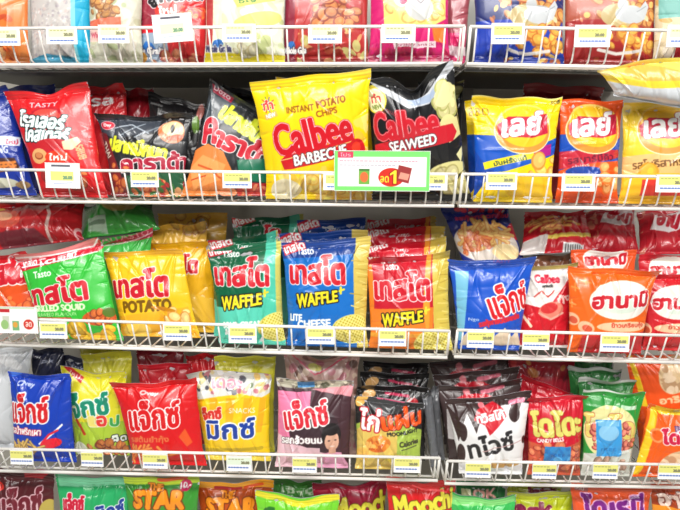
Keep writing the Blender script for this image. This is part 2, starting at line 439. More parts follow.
def card(name, label, group, cat, cx, cy, w, h, art, Y=-.0045, holder=True, tilt=0, roll=0, z=3.0):
    """flat printed card clipped to the rail: holder (plastic) + paper"""
    c = at(cx, cy, Y); k = (D+Y)/F*1.02
    W, Hh = w*k, h*k
    root = empty(name, tuple(c), label, cat, group)
    ax = np.array([math.cos(roll), 0, -math.sin(roll)]); az = np.array([math.sin(roll), 0, math.cos(roll)])
    az = az*math.cos(tilt)+np.array([0, 1, 0])*math.sin(tilt); nn = np.cross(ax, az)
    # holder: tray with lips at the edges
    V = []; Fc = []
    def bx(x0, x1, z0, z1, y0, y1):
        b = len(V)
        for yy in (y0, y1):
            for xx, zz in ((x0, z0), (x1, z0), (x1, z1), (x0, z1)): V.append(ax*xx+az*zz+nn*yy)
        for f in ((0, 1, 2, 3), (7, 6, 5, 4), (0, 4, 5, 1), (1, 5, 6, 2), (2, 6, 7, 3), (3, 7, 4, 0)): Fc.append(tuple(b+i for i in f))
    e = .0009
    bx(-W/2-e, W/2+e, -Hh/2-e, Hh/2+e, -.0016, -.0006)
    bx(-W/2-e, W/2+e, -Hh/2-e, -Hh/2, -.0006, .0006); bx(-W/2-e, W/2+e, Hh/2, Hh/2+e, -.0006, .0006)
    link_mesh('holder', V, Fc, PLASTIC, root, smooth=False)
    if Y < -.006:
        V2, F2 = [], []; zr = rail_z('2L' if cy < 250 else '3L', c[0])-c[2]
        boxm(V2, F2, (-W*.3, .001, zr-.004), (-W*.2, -Y-.0028, zr+.004)); boxm(V2, F2, (W*.2, .001, zr-.004), (W*.3, -Y-.0028, zr+.004))
        link_mesh('rail_clip', V2, F2, PLASTIC, root, smooth=False)
    nu, nv = int(w*z), int(h*z)
    cv = Art((cx-w/2, cy-h/2, cx+w/2, cy+h/2), (246, 246, 246), 6); art(cv, cx, cy)
    a, b = np.meshgrid(np.linspace(-.5, .5, nu), np.linspace(-.5, .5, nv))
    P = ax*(a*W)[..., None]+az*(b*Hh)[..., None]
    col, _ = cv.sample(cx+a*w, cy-b*h); idx = np.arange(nu*nv).reshape(nv, nu)
    Q = np.stack([idx[:-1, :-1], idx[:-1, 1:], idx[1:, 1:], idx[1:, :-1]], -1).reshape(-1, 4)
    link_mesh('paper_insert', P.reshape(-1, 3), Q, PAPER, root, None, lin(col).reshape(-1, 3))
    return root
def tag_art(yel=(236, 232, 110), big=False):
    def f(c, cx, cy):
        w = 11.5
        if big:
            c.rect(cx-11, cy-10.5, cx+8, cy-8.5, (90, 90, 100))
            c.rect(cx-12, cy-4, cx+11, cy+5, yel); c.text('20.00', cx+5, cy+2, 9, 3, (110, 150, 120)); c.line([(cx-9, cy+8), (cx+9, cy+7)], 1, (170, 180, 210)); return
        c.rect(cx-13, cy-6.6, cx+13, cy+1.5, yel)
        for i in range(5): c.line([(cx-11+i*3.4, cy-4.6), (cx-9+i*3.4, cy-4.6)], .8, (150, 150, 90))
        c.text('20.00', cx+6.5, cy-.9, 8.5, 2.6, (130, 130, 100))
        r = np.random.RandomState(int(cx))
        x = cx-11
        while x < cx+10:
            l = r.uniform(.8, 2.4); c.line([(x, cy+4.6), (x+l, cy+4.6)], 1.5, (90, 120, 190)); x += l+1.6
    return f
Y0, Y1_ = (230, 228, 130), (236, 236, 190)
for (x, y, w, h, yl, what) in [
    (4, 37, 30, 15, Y1_, 'at the left edge of the top shelf'), (61.5, 35.5, 29, 15, Y1_, 'below grey and cyan bag on the top shelf'),
    (113.5, 34, 29, 16, Y1_, 'below bag with brown clusters on the top shelf'), (239, 33, 31, 16, Y1_, 'below yellow-green grain bag on the top shelf'),
    (325, 34, 31, 16, Y1_, 'below red-brown grain bag on the top shelf'), (398.5, 33.5, 31, 16, Y1_, 'below magenta bag on the top shelf'),
    (508, 33.5, 30, 18, Y0, 'below the blue bag with white bird'), (592.5, 36, 32, 19, Y0, 'below red-brown bag with white bird shape'),
    (684, 36, 30, 19, Y1_, 'at the right edge of the top shelf'),
    (144.5, 179, 27, 15, Y0, 'below the black bag with the round eye-like picture'), (237, 180, 28, 15, Y0, 'below the tilted black pointed bag with red letters'),
    (339, 182, 30, 15, Y0, 'below yellow barbecue bag, left of the promotion card'), (431.5, 182, 30, 15, Y0, 'below black seaweed bag, right of the promotion card'),
    (501.5, 181, 29, 16, Y0, 'below yellow and blue potato chip bag'), (578.5, 182.5, 31, 16, Y0, 'below orange and blue potato chip bag'), (672.5, 183.5, 30, 16, Y0, 'below gold potato chip bag at the right edge'),
    (53, 330, 28, 17, Y0, 'below green squid bag, beside the small promotion card'), (177, 332, 28, 17, Y0, 'below yellow potato cracker bag'), (242.5, 334.5, 28, 17, Y0, 'below dark green waffle crisp bag'),
    (320.5, 335.5, 28, 17, Y0, 'below blue waffle crisp bag'), (392.5, 337.5, 27, 17, Y0, 'below red and orange waffle crisp bag'), (480.5, 339, 26, 17, Y0, 'below blue corn snack bag on the right shelf'),
    (536, 341, 26, 17, Y0, 'below white and red prawn snack bag'), (615, 342.5, 28, 18, Y0, 'below orange prawn cracker bag'),
    (21.5, 457, 24, 16, Y0, 'below blue corn snack bag at the lower left'), (92, 459, 23, 16, Y0, 'below yellow-green corn snack bag'), (155, 461, 26, 16, Y0, 'below red corn snack bag on the fourth shelf'),
    (239, 463.5, 26, 16, (226, 238, 216), 'pale faded, below yellow bag with blue letters'), (304.5, 465, 25, 16, Y0, 'below pink and brown bag with portrait'), (407, 465, 27, 16, Y0, 'below black and green grilled chicken bag'),
    (478, 470, 26, 16, Y0, 'below white and brown bag with black letters'), (544.5, 471, 24, 16, Y0, 'below red bag with yellow ring letters'), (605.5, 471, 25, 16, Y0, 'below green bag with blue sticker'), (671, 471.5, 25, 16, Y0, 'below orange bag at the lower right corner')]:
    card('price_tag', 'white and yellow price tag on rail ' + what, 'price tags on the shelf rails', 'price tag', x, y, w, h, tag_art(yl))
card('price_tag', 'large white price tag holder before a red bag on the top shelf', 'price tags on the shelf rails', 'price tag', 172.5, 28, 37, 25, tag_art(Y1_, True), roll=math.radians(-4))
card('price_tag', 'large white price tag holder in front of red bag with white lettering', 'price tags on the shelf rails', 'price tag', 62.5, 175.5, 34, 24, tag_art(Y0, True), roll=math.radians(1))
def promo(c, cx, cy):
    c.img[:] = (120, 214, 110)
    c.rect(339, 157.5, 425, 186, (244, 246, 244)); c.rect(339, 152.5, 354, 158.5, (214, 60, 90))
    c.text('โปร', 346.5, 155.5, 10, 3.6, (250, 220, 225), bold=.1); c.text('Lay-off', 417, 155.6, 8, 3, (230, 250, 225), bold=.1) if 0 else None
    for yy, xe, cl in ((161.5, 415, (200, 130, 150)), (165.5, 392, (170, 160, 175))):
        x = 341
        r = np.random.RandomState(int(yy))
        while x < xe: l = r.uniform(1, 3); c.line([(x, yy), (x+l, yy)], 1, cl); x += l+1.4
    c.rect(359.5, 169.5, 370, 184, (110, 170, 70)); c.ell(364.7, 177, 4, 5, (226, 110, 60)); c.rect(359.5, 169, 370, 171, (70, 120, 60))
    c.ell(391, 177, 12.5, 9, (206, 44, 30)); c.poly([(398, 165), (411, 168), (408, 183), (396, 180)], (150, 50, 50)); c.poly([(400, 172), (409, 174), (407, 180), (398, 178)], (226, 150, 130))
    c.poly([(389, 173.2), (394, 169.6), (397, 169.6), (397, 184), (392.4, 184), (392.4, 174.6), (389, 176.4)], (130, 20, 10)); c.poly([(389.8, 173.6), (394, 170.4), (396.2, 170.4), (396.2, 183.2), (393.2, 183.2), (393.2, 173.6), (389.8, 175.4)], (255, 226, 60)); c.text('ลด', 384.5, 179, 8, 6, (255, 226, 60), bold=.2)
    c.rect(336, 186.3, 340, 190, (120, 214, 110))
card('promotion_card', 'large white promotion card with green border and red oval', None, 'sign', 382, 171, 92, 38, promo, Y=-.0085)
def promo2(c, cx, cy):
    c.rect(-8, 307, 10, 312, (190, 40, 50)); c.rect(-8, 314, 34, 333, (238, 240, 236)); c.rect(-8, 306, 36, 308.5, (205, 225, 195))
    c.rect(2, 316, 9, 330, (200, 205, 190)); c.ell(4, 325, 4, 5, (150, 190, 120)); c.rect(12, 321, 19, 331, (120, 175, 120)); c.ell(15, 325, 2.5, 3, (220, 160, 70))
    c.ell(29, 324.5, 5.4, 5.4, (206, 60, 50)); c.text('ลด', 29, 324.5, 6, 5, (250, 230, 220), bold=.2)
card('promotion_card', 'small white promotion card with round red mark at the left edge of the third shelf', None, 'sign', 14, 320, 48, 27, promo2, Y=-.0085)

TILE = mat('floor_tile', (196, 192, 184), rough=.35)
V, Fc = [], []
boxm(V, Fc, (-2.2, -3.2, -.04), (2.2, DEPTH+.03, 0)); w = link_mesh('floor', V, Fc, TILE, smooth=False); w['kind'] = 'structure'
# ------------------------------------------------------------------ printed designs
W_ = (250, 250, 248); K_ = (26, 26, 30); RED = (214, 24, 34); YEL = (252, 218, 20)
def a_rice(c):      # orange pack
    c.rect(-60, -90, 40, 70, (222, 120, 50)); c.speckle(c.X < 16, [(240, 150, 70), (206, 90, 40), (230, 170, 110), (190, 70, 30)], 120, 6)
    c.rect(17, -90, 27, 66, (216, 132, 66)); c.ell(2, 42, 9, 6, (120, 60, 40))
def a_grey(c):
    c.img[:] = (190, 186, 182); c.speckle(c.X < 74, [(204, 198, 192), (176, 170, 168), (196, 178, 172), (210, 208, 206), (168, 160, 164)], 700, 1.8)
    c.rect(74, -90, 79, 70, (120, 200, 214)); c.rect(78, -90, 96, 70, (20, 168, 206)); c.poly([(30, 60), (50, 54), (74, 58), (74, 70), (30, 70)], (70, 150, 180))
def a_cluster(c):
    c.img[:] = (206, 206, 186); c.speckle(c.Y < 100, [(220, 216, 200), (190, 190, 160), (170, 180, 140)], 90, 6)
    c.crisps(106, 8, 15, 12, 34, (196, 140, 80), (140, 84, 40), 5); c.poly([(88, 22), (124, 19), (124, 29), (88, 30)], (226, 110, 80))
    c.rect(88, 30, 110, 42, (226, 190, 180)); c.text('Whole', 100, 36, 16, 5, (200, 90, 110))
def a_redbag(c):
    c.img[:] = (206, 40, 44); c.speckle(c.X < 158, [(226, 226, 214), (120, 40, 50), (180, 70, 60)], 60, 5)
    c.poly([(141, -20), (153, -20), (162, 30), (166, 70), (141, 70)], (150, 40, 60)); c.text('ลูกเกด', 178, 1, 52, 12, (30, 24, 28), rot=-6, bold=1, out=((W_, .8),))
    c.ell(172, 12, 13, 7, (220, 60, 50), -6); c.text('ใหม่', 171, 12, 16, 8, W_, rot=-6, bold=.5); c.speckle((c.X > 182) & (c.Y > 8) & (c.Y < 20), [(240, 120, 60), (230, 90, 50)], 24, 3)
    c.rect(140, 26, 166, 34, (210, 30, 44)); c.rect(140, 34, 170, 70, (150, 170, 190))
    c.poly([(143, 47), (148, 42), (155, 44), (158, 50), (150, 54)], (40, 110, 190)); c.text('le Grain', 154, 51, 24, 6, W_, bold=.7, out=(((60, 60, 90), .7),)); c.ell(141, 58, 8, 6, (226, 160, 60)); c.crisps(176, 60, 26, 6, 14, (226, 150, 110), (200, 90, 80), 5)
def a_yellowgrain(c):
    c.img[:] = (222, 226, 200); c.poly([(205, -90), (218, -90), (214, 40), (205, 70)], (180, 60, 60)); c.speckle((c.X > 225), [(206, 214, 170), (236, 236, 216), (190, 200, 140)], 80, 7)
    c.poly([(236, 2), (276, -8), (276, 2), (240, 10)], (236, 226, 90)); c.text('ธัญพืช', 256, 1, 30, 7, (60, 120, 50), rot=-12, bold=.3)
    c.ell(260, 22, 24, 8, (226, 210, 120), -10); c.poly([(205, 52), (292, 56), (292, 72), (205, 72)], (232, 216, 40)); c.ell(220, 45, 6, 5, (40, 110, 190)); c.text('Whole Grain', 219, 49, 28, 6.5, (70, 70, 110), bold=.5, out=((W_, .6),))
    c.crisps(246, 48, 12, 8, 10, (220, 216, 190), (190, 180, 140), 5)
def a_brown(c):
    c.img[:] = (180, 50, 50); c.poly([(285, -90), (298, -90), (296, 40), (300, 80), (280, 80)], (140, 40, 60)); c.crisps(334, 10, 22, 22, 50, (206, 130, 80), (140, 60, 40), 7)
    c.speckle((c.Y > 26) & (c.X > 300), [(180, 80, 60), (220, 160, 110), (150, 50, 40), (200, 190, 120)], 60, 5); c.ell(292, 47, 5, 5, (40, 110, 190)); c.text('Whole Gra', 296, 51, 25, 6, W_, bold=.5, out=(((70, 50, 70), .6),))
def a_magenta(c):
    c.img[:] = (206, 30, 110); c.poly([(380, -90), (446, -90), (446, 20), (430, 28), (385, 28)], (236, 216, 120)); c.crisps(412, 4, 30, 18, 26, (240, 226, 130), (224, 170, 90), 8, part=2)
    c.ell(418, 10, 13, 13, (200, 202, 198)); c.poly([(412, 0), (416, -8), (420, -1), (425, -8), (428, 2)], (200, 202, 198)); c.line([(415, 2), (419, 6), (423, 1)], .8, (110, 100, 110)); c.ell(402, 4, 6, 6, (220, 206, 190)); c.ell(403, 4, 3.5, 3.5, (190, 40, 90))
    c.poly([(430, 30), (444, 24), (446, 44), (432, 42)], (236, 120, 40)); c.poly([(394, 44), (434, 42), (434, 48), (396, 50)], (240, 220, 226)); c.text('crispy snack', 415, 46, 34, 3.5, (150, 30, 70), rot=-2, bold=.1); c.speckle((c.Y > 48), [(200, 40, 90), (170, 20, 80)], 30, 6)
def a_bird(body, low, x0):
    def f(c):
        c.img[:] = body; c.rect(c.x0, 22, 720, 80, low)
        c.crisps(x0+30, 8, 34, 22, 34, (222, 160, 90), (170, 90, 50), 8); c.ell(x0+24, 18, 18, 12, (190, 170, 120))
        c.speckle((c.Y < 26) & (np.abs(c.X-x0-28) < 42), [(150, 80, 50), (236, 190, 110), (196, 120, 80), (226, 206, 160)], 46, 4); c.ell(x0+34, 17, 15, 9, (190, 194, 196)); c.poly([(x0+38, 16), (x0+50, 2), (x0+54, 8), (x0+48, 22)], (196, 200, 202)); c.line([(x0+40, 14), (x0+50, 8)], .8, (150, 156, 160)); c.ell(x0+26, 7, 5, 6, (196, 200, 202)); c.speckle((c.Y > 28) & (c.X > x0+4) & (c.X < x0+62), [(206, 120, 60), (240, 200, 110), (170, 80, 50)], 30, 4); c.ell(x0+30, -3, 9, 5, (240, 200, 40))
        c.crisps(x0+36, 42, 26, 12, 24, (236, 180, 80), (206, 120, 50), 6); c.line([(x0+6, 51), (x0+22, 55), (x0+44, 52)], 3, (240, 236, 230)); c.ell(x0-10, 34, 4, 5, (70, 90, 190))
    return f
def a_beige(c):
    c.img[:] = (214, 196, 160); c.speckle(c.Y < 60, [(230, 216, 180), (206, 160, 90), (236, 226, 206)], 50, 6); c.rect(656, 0, 700, 20, (120, 180, 170)); c.poly([(668, 70), (676, 40), (700, 46), (700, 70)], (170, 30, 40))
# --- second shelf
def a_roller(c):
    c.img[:] = (216, 30, 36)
    c.poly([(5, 95), (16, 92), (50, 180), (55, 210), (30, 210)], (206, 26, 34))
    c.ell(50, 130, 20, 24, (190, 28, 44), 0); c.ell(50, 128, 17, 19, (228, 70, 60))
    c.text('TASTY', 46, 104, 26, 6, (240, 226, 226), rot=-6, bold=.2, out=(((226, 60, 80), .6),))
    for t, x, y, w in (('โรลเลอร์', 45, 121, 46), ('โคสเตอร์', 50, 135, 44)):
        c.text(t, x, y, w, 16, W_, rot=7 if y < 125 else 4, bold=.75, shear=.1, out=(((36, 120, 120), .4), (K_, .8)), part=1)
    c.ell(57, 145, 15, 5, (190, 30, 40)); c.ell(44, 157, 9, 7.5, (226, 170, 110), part=2); c.ell(44, 157, 5, 3.4, (150, 70, 40), 10, 2); c.ell(44, 156.4, 4, 2.6, (206, 130, 80), 10, 2)
    c.poly([(66, 143), (80, 138), (84, 143), (76, 151), (68, 151)], (238, 210, 170), 2); c.ell(63, 158, 12, 6, (232, 60, 30)); c.text('ใหม่', 63, 158, 16, 7, W_, bold=.4)
    c.text('รสเนย', 84, 153, 14, 8, (240, 180, 120), rot=70, bold=.4); c.ell(60, 176, 16, 9, (150, 40, 40)); c.crisps(78, 180, 12, 8, 8, (206, 120, 70), (160, 60, 40), 5)
def a_rollerblue(c):
    c.img[:] = (26, 52, 150); c.rect(-20, 137, 22, 146, (220, 226, 240)); c.rect(-6, 138, 5, 144, (220, 50, 60)); c.text('ใหม่', 15, 142, 10, 5, (200, 50, 80), bold=.3)
    c.text('TASTING', 0, 150, 24, 7, (226, 230, 240), bold=.4); c.poly([(-20, 160), (18, 158), (24, 170), (-20, 176)], (70, 40, 40)); c.text('CHEESE', 6, 167, 26, 8, (220, 130, 60), rot=-6, bold=.8)
    c.ell(5, 183, 14, 5, (190, 190, 170)); c.ell(24, 185, 8, 4, (150, 120, 80))
def a_redback(c): c.img[:] = (206, 34, 42); c.text('โรล', 100, 100, 26, 12, W_, rot=-6, bold=.6, part=1) if c.x0 < 96 else None
def a_dark1(c):
    c.img[:] = (30, 32, 36); c.poly([(97, 116), (160, 118), (158, 132), (118, 140), (98, 130)], (62, 68, 78)); c.line([(118, 128), (135, 124), (150, 134)], 1.4, (170, 180, 190)); c.line([(124, 136), (146, 122)], 1.2, (150, 160, 170)); c.line([(138, 138), (160, 126)], 1.5, (130, 140, 150))
    c.ell(109.5, 125, 8.5, 5, (226, 160, 170)); c.ell(109.5, 125, 7.5, 4.2, (206, 40, 60)); c.text('Day', 109.5, 125, 9, 4, W_, bold=.3)
    c.text('ปลาหมึกบด', 140, 148, 56, 15, (222, 226, 50), rot=11, bold=1.2, out=(((60, 64, 40), .7),), part=1)
    c.text('คาราด้า', 157, 162, 64, 17, (170, 28, 56), rot=-3, bold=1.1, out=((W_, .8),), part=1)
    c.ell(172, 132, 14, 12, (206, 120, 70), 15, 2); c.ell(173, 129, 12, 8, (226, 206, 160), 15, 2); c.ell(172, 129, 2, 4.5, K_, 0, 2); c.ell(176, 138, 9, 3, (200, 90, 50), -10, 2)
    c.poly([(100, 132), (108, 134), (126, 180), (140, 200), (110, 200)], (120, 34, 40)); c.text('THAI', 107, 150, 16, 6, (220, 210, 190), rot=65, bold=.3); c.crisps(120, 178, 14, 14, 10, (200, 110, 60), (150, 50, 40), 5)
    c.poly([(130, 176), (190, 172), (190, 205), (130, 205)], (40, 90, 60)); c.crisps(150, 188, 18, 9, 18, (220, 130, 80), (180, 80, 50), 6); c.speckle((c.Y > 180) & (c.X > 150), [(60, 120, 60), (170, 50, 50), (220, 160, 110)], 40, 4)
def a_dark2(c):
    c.img[:] = (32, 36, 40); c.poly([(213, 84), (240, 104), (226, 124), (204, 120)], (66, 76, 84)); c.poly([(214, 84), (237, 99), (233, 103), (214, 92)], (170, 30, 60)); c.text('Dozo', 225, 93, 20, 5, (240, 220, 226), rot=33, bold=.3)
    c.line([(212, 96), (204, 124)], .8, (150, 160, 165)); c.speckle((c.X < 235) & (c.Y < 125), [(90, 100, 108), (50, 58, 64)], 40, 3)
    c.text('ปลาเส้น', 243, 122, 42, 19, (216, 226, 50), rot=36, bold=1.4, out=(((100, 110, 40), .5),), part=1)
    c.text('ค', 212, 131, 14, 24, (200, 30, 50), rot=4, bold=1.5, out=((W_, .9),), part=1); c.text('าราด้า', 244, 146, 54, 21, (200, 30, 50), rot=24, bold=1.5, out=((W_, .9),), part=1)
    c.poly([(184, 160), (192, 150), (210, 144), (226, 152), (233, 170), (228, 185), (214, 200), (180, 200)], (226, 130, 60), 2); c.poly([(188, 168), (205, 155), (228, 165), (222, 180), (196, 190)], (240, 160, 90), 2); c.line([(200, 165), (214, 170), (222, 178)], 2, (206, 90, 40), 2); c.line([(192, 180), (208, 176)], 1.5, (200, 80, 40), 2); c.ell(228, 192, 8, 5, (230, 140, 90))
    m = c.mpoly([(238, 160), (280, 158), (280, 184), (240, 180)]); c.put(m, (20, 110, 80)); c.poly([(236, 182), (280, 184), (280, 205), (236, 205)], (176, 40, 40)); c.speckle((c.Y > 184) & (c.X > 236), [(220, 130, 90), (200, 60, 50)], 22, 4)
def calbee(black):
    def f(c):
        if not black:
            c.img[:] = (250, 216, 14); c.rect(240, 60, 385, 74, (250, 224, 70)); c.speckle(c.mpoly([(345, 120), (372, 110), (375, 205), (300, 205), (270, 175), (330, 160)]), [(250, 220, 90), (244, 200, 60), (252, 230, 120)], 60, 8)
            c.crisps(330, 188, 48, 12, 22, (248, 216, 110), (236, 186, 70), 9); c.ell(288, 188, 16, 12, (236, 226, 190)); 
            for k in range(10):
                q = k*.628; c.line([(270+3*math.cos(q), 103+3*math.sin(q)), (270+8*math.cos(q), 103+8*math.sin(q))], 1, [(220, 60, 60), (60, 130, 90), (90, 90, 160)][k % 3])
            c.text('ทำ', 270, 103, 11, 9, (220, 70, 60), rot=-10, bold=.5, out=((W_, .7),)); c.poly([(265, 113), (279, 108), (281, 113), (267, 118)], (226, 180, 90)); c.text('NEW', 273, 113, 11, 4, W_, rot=-18, bold=.3)
            c.text('POTATO', 330, 99, 27, 7, (160, 90, 20), rot=-14, bold=.5, out=(((252, 236, 120), .4),)); c.text('INSTANT', 302, 106, 25, 6, (150, 90, 20), rot=-8, bold=.3); c.text('CHIPS', 326, 109, 19, 6, (160, 90, 20), rot=-14, bold=.4)
            c.text('Calbee', 313, 130, 74, 30, (206, 18, 34), rot=-13, bold=1.3, out=((W_, .6), ((206, 18, 34), .6)), part=1, taper=0)
            c.poly([(283, 157), (288, 152), (352, 133), (360, 142), (352, 150), (295, 165), (287, 166)], (206, 20, 34), 1); c.line([(283, 157), (356, 136)], 1, (240, 200, 120), 1)
            c.ell(357, 146, 10, 11, (206, 20, 34), -10, 1); c.ell(356, 144, 5, 6, (230, 60, 40), 0, 1); c.text('BARBECUE', 321, 151, 49, 10.5, W_, rot=-13, bold=.5, shear=.1, out=(((40, 30, 40), .6),), part=1)
        else:
            c.img[:] = (24, 25, 28); c.ell(376, 98, 13, 13, (236, 216, 60), -20); c.ell(377, 99, 10.5, 11, (240, 232, 180)); c.text('ทำ', 377, 97, 11, 8, (206, 60, 60), rot=-10, bold=.4); c.text('NEW', 378, 105, 11, 4, (120, 140, 60), rot=-12, bold=.3)
            c.poly([(366, 80), (412, 94), (426, 88), (442, 68), (452, 58), (462, 60), (446, 74), (428, 100), (410, 104)], (196, 200, 206)); c.poly([(400, 94), (428, 90), (440, 74), (430, 98), (414, 101)], (160, 176, 200))
            c.crisps(444, 96, 12, 13, 9, (222, 214, 150), (180, 180, 100), 11); c.ell(443, 92, 13, 9, (226, 220, 160), -50, 2); c.ell(460, 90, 4, 9, (200, 210, 150), 10, 2); c.ell(448, 121, 10, 11, (228, 220, 150), 0, 2); c.poly([(436, 118), (458, 112), (462, 130), (448, 138)], (226, 216, 150), 2)
            c.ell(448, 165, 20, 8, (226, 220, 150), -10, 2); c.crisps(450, 178, 26, 10, 16, (226, 218, 160), (190, 180, 110), 9); c.poly([(456, 150), (468, 138), (462, 158)], (230, 226, 170), 2); c.line([(462, 96), (466, 170), (474, 195)], 1.5, (90, 96, 104))
            for pts in (((382, 170), (420, 178), (440, 190)), ((380, 185), (420, 192))): c.line(pts, 2, (70, 74, 60))
            c.text('Calbee', 405, 120, 62, 26, (206, 30, 46), rot=-8, bold=1.2, out=(((236, 190, 190), .5), ((206, 30, 46), .6)), part=1)
            c.text('HOKKAIDO', 393, 109, 14, 3.5, (200, 80, 90), rot=20, bold=.2)
            c.poly([(374, 142), (440, 121), (452, 119), (457, 127), (452, 136), (384, 152), (374, 150)], (206, 30, 46), 1); c.text('SEAWEED', 413, 138, 44, 10, W_, rot=-13, bold=.5, shear=.1, out=(((40, 30, 40), .6),), part=1)
    return f
def lays(kind, x0):
    def f(c):
        o = x0
        if kind == 0:
            c.img[:] = (250, 216, 20); c.poly([(o-10, 134), (o+30, 137), (o+50, 149), (o+92, 135), (o+92, 151), (o+30, 172), (o+14, 173), (o-10, 178)], (16, 84, 190)); c.poly([(o-10, 141), (o+14, 168), (o+4, 176), (o-10, 172)], (16, 70, 170)); c.poly([(o-10, 172), (o+20, 170), (o-5, 205)], (20, 66, 160))
            c.poly([(o+8, 163), (o+56, 152), (o+56, 159), (o+10, 170)], (250, 220, 30)); c.text('มันฝรั่งแท้', o+34, 161, 30, 5, (40, 80, 60), rot=-12, bold=.3); c.poly([(o+56, 149), (o+76, 144), (o+76, 155), (o+56, 160)], (176, 30, 130))
            c.crisps(o+68, 170, 18, 14, 12, (250, 206, 110), (232, 160, 60), 8); c.ell(o+60, 188, 30, 14, (240, 196, 40)); c.rect(o-10, 96, 600, 98, (236, 226, 140)); c.text('30฿', o+79, 101, 12, 5, (40, 40, 60), bold=.2); c.text('ลด', o+8, 112, 16, 8, (150, 110, 40), bold=.2)
            lx, ly = o+46, 128
        elif kind == 1:
            c.img[:] = (232, 84, 22); c.poly([(o-10, 134), (o+20, 136), (o+40, 150), (o+66, 132), (o+66, 160), (o+20, 164), (o-10, 172)], (24, 80, 186)); c.poly([(o-10, 152), (o+56, 150), (o+60, 157), (o+8, 168), (o-10, 170)], (196, 40, 60)); c.text('รสบาร์บีคิว', o+26, 159, 44, 7, (110, 20, 50), rot=-6, bold=.3)
            c.text('chips', o+16, 167, 16, 5, (220, 230, 240), rot=-10, bold=.2); c.ell(o+20, 172, 18, 5, (30, 70, 160)); c.crisps(o+44, 178, 16, 12, 10, (250, 180, 110), (226, 120, 50), 8)
            lx, ly = o+28, 128
        else:
            c.img[:] = (240, 206, 50); c.poly([(o-10, 158), (o+80, 150), (o+80, 205), (o-10, 205)], (236, 190, 120)); c.text('รสโนริสาหร่าย', o+38, 163, 56, 9, (120, 80, 40), rot=-5, bold=.4); c.crisps(o+40, 182, 40, 14, 12, (250, 196, 60), (240, 170, 40), 9); c.ell(o+6, 110, 8, 5, (246, 226, 130)); c.rect(o-10, 174, 720, 205, (244, 190, 40)); c.rect(640, 180, 700, 196, (220, 60, 50))
            lx, ly = o+41, 129
        c.ell(lx+2, ly-2, 25, 22, (250, 214, 110), part=1); c.ell(lx+1, ly+4, 27, 23, (250, 236, 190), part=1); c.ell(lx+1, ly+4, 26, 22, (240, 150, 60), part=1); c.ell(lx+2, ly-1, 23.5, 21, (250, 200, 40), part=1)
        c.poly([(lx-23, ly-2), (lx-12, ly-11), (lx+8, ly-10), (lx+24, ly-14), (lx+25, ly+6), (lx+8, ly+11), (lx-12, ly+10), (lx-22, ly+8)], (196, 24, 60), 1)
        c.text('เลย์', lx, ly-3, 35, 23, W_, rot=-5, bold=1.15, shear=.2, out=(((150, 20, 50), .5),), part=1)
    return f
def a_laysflat(c):
    c.img[:] = (240, 222, 100); c.poly([(590, 79), (650, 86), (730, 83), (730, 120), (590, 120)], (208, 212, 216)); c.ell(655, 74, 30, 7, (250, 180, 80), 4); c.poly([(598, 74), (640, 80), (720, 78), (720, 84), (650, 87), (600, 80)], (244, 214, 60)); c.ell(606, 72, 8, 3, (250, 226, 150))
# --- third shelf
def tasto_logo(c, x, y, w, h, rot=0, tas=True):
    if tas: c.text('Tasto', x-w*.18, y-h*.72, w*.3, h*.28, W_, rot=rot, bold=.3, part=1)
    c.text('เทสโต', x, y, w, h, (206, 26, 44), rot=rot, bold=1.25, taper=.2, out=((W_, .9),), part=1)
def a_squid(c):
    c.img[:] = (52, 190, 60); c.poly([(17, 256), (100, 236), (106, 246), (98, 252), (22, 272), (14, 270)], (206, 24, 50)); c.poly([(18, 254), (98, 238), (99, 244), (22, 262)], (226, 130, 130)); c.line([(20, 259), (60, 252), (92, 247), (100, 240)], 1.6, W_)
    for t, x, y in (('เทสโต', 32, 262), ('โต', 50, 260), ('HALF PRICE', 68, 256)): c.text(t, x, y, 16, 7, W_, rot=-14, bold=.4, part=1)
    c.line([(22, 268), (62, 260), (97, 252)], 1.2, W_)
    tasto_logo(c, 58, 291, 62, 24, -10); c.text('GRILLED SQUID', 62, 308, 52, 7, (226, 244, 206), rot=-3, bold=.5); c.text('SEAWEED FLAVOUR', 60, 314, 40, 3.5, (214, 240, 190), rot=-2, bold=.2); c.rect(40, 317, 76, 321, (206, 60, 60))
    c.ell(103, 317, 18, 8, (210, 90, 40), -6, 2); c.crisps(102, 317, 15, 6, 16, (230, 120, 60), (150, 60, 30), 4); c.ell(112, 312, 7, 5, (90, 120, 40), 0, 2); c.crisps(90, 335, 30, 10, 12, (246, 200, 60), (230, 170, 40), 9)
def a_tleft(c):
    c.img[:] = (196, 30, 40); c.poly([(-30, 285), (50, 275), (50, 340), (-30, 340)], (226, 84, 30)); c.text('เทสโต', 6, 270, 46, 26, (206, 26, 44), rot=-5, bold=2, out=((W_, 1.1),), part=1); c.crisps(20, 303, 18, 6, 10, (240, 120, 60), (190, 60, 30), 5)
def a_potato(c):
    c.img[:] = (248, 200, 34); c.rect(95, 248, 200, 255, (228, 170, 40)); tasto_logo(c, 141, 283, 54, 26, -5, False); c.text('POTATO', 149, 305, 46, 11, (120, 84, 10), rot=-4, bold=.9); c.poly([(118, 316), (190, 306), (204, 350), (122, 350)], (242, 180, 40))
    c.crisps(178, 316, 14, 7, 10, (250, 214, 140), (220, 150, 60), 7); c.ell(140, 330, 14, 8, (250, 210, 90), part=2); c.ell(165, 308, 12, 2, (200, 130, 20), 10)
def a_potato2(c): c.img[:] = (242, 184, 30); c.text('โต', 190, 263, 14, 18, (206, 26, 44), bold=1.4, out=((W_, 1),), part=1); c.crisps(206, 308, 10, 12, 8, (250, 210, 130), (220, 150, 60), 6); c.poly([(188, 292), (220, 300), (222, 350), (190, 350)], (246, 196, 60))
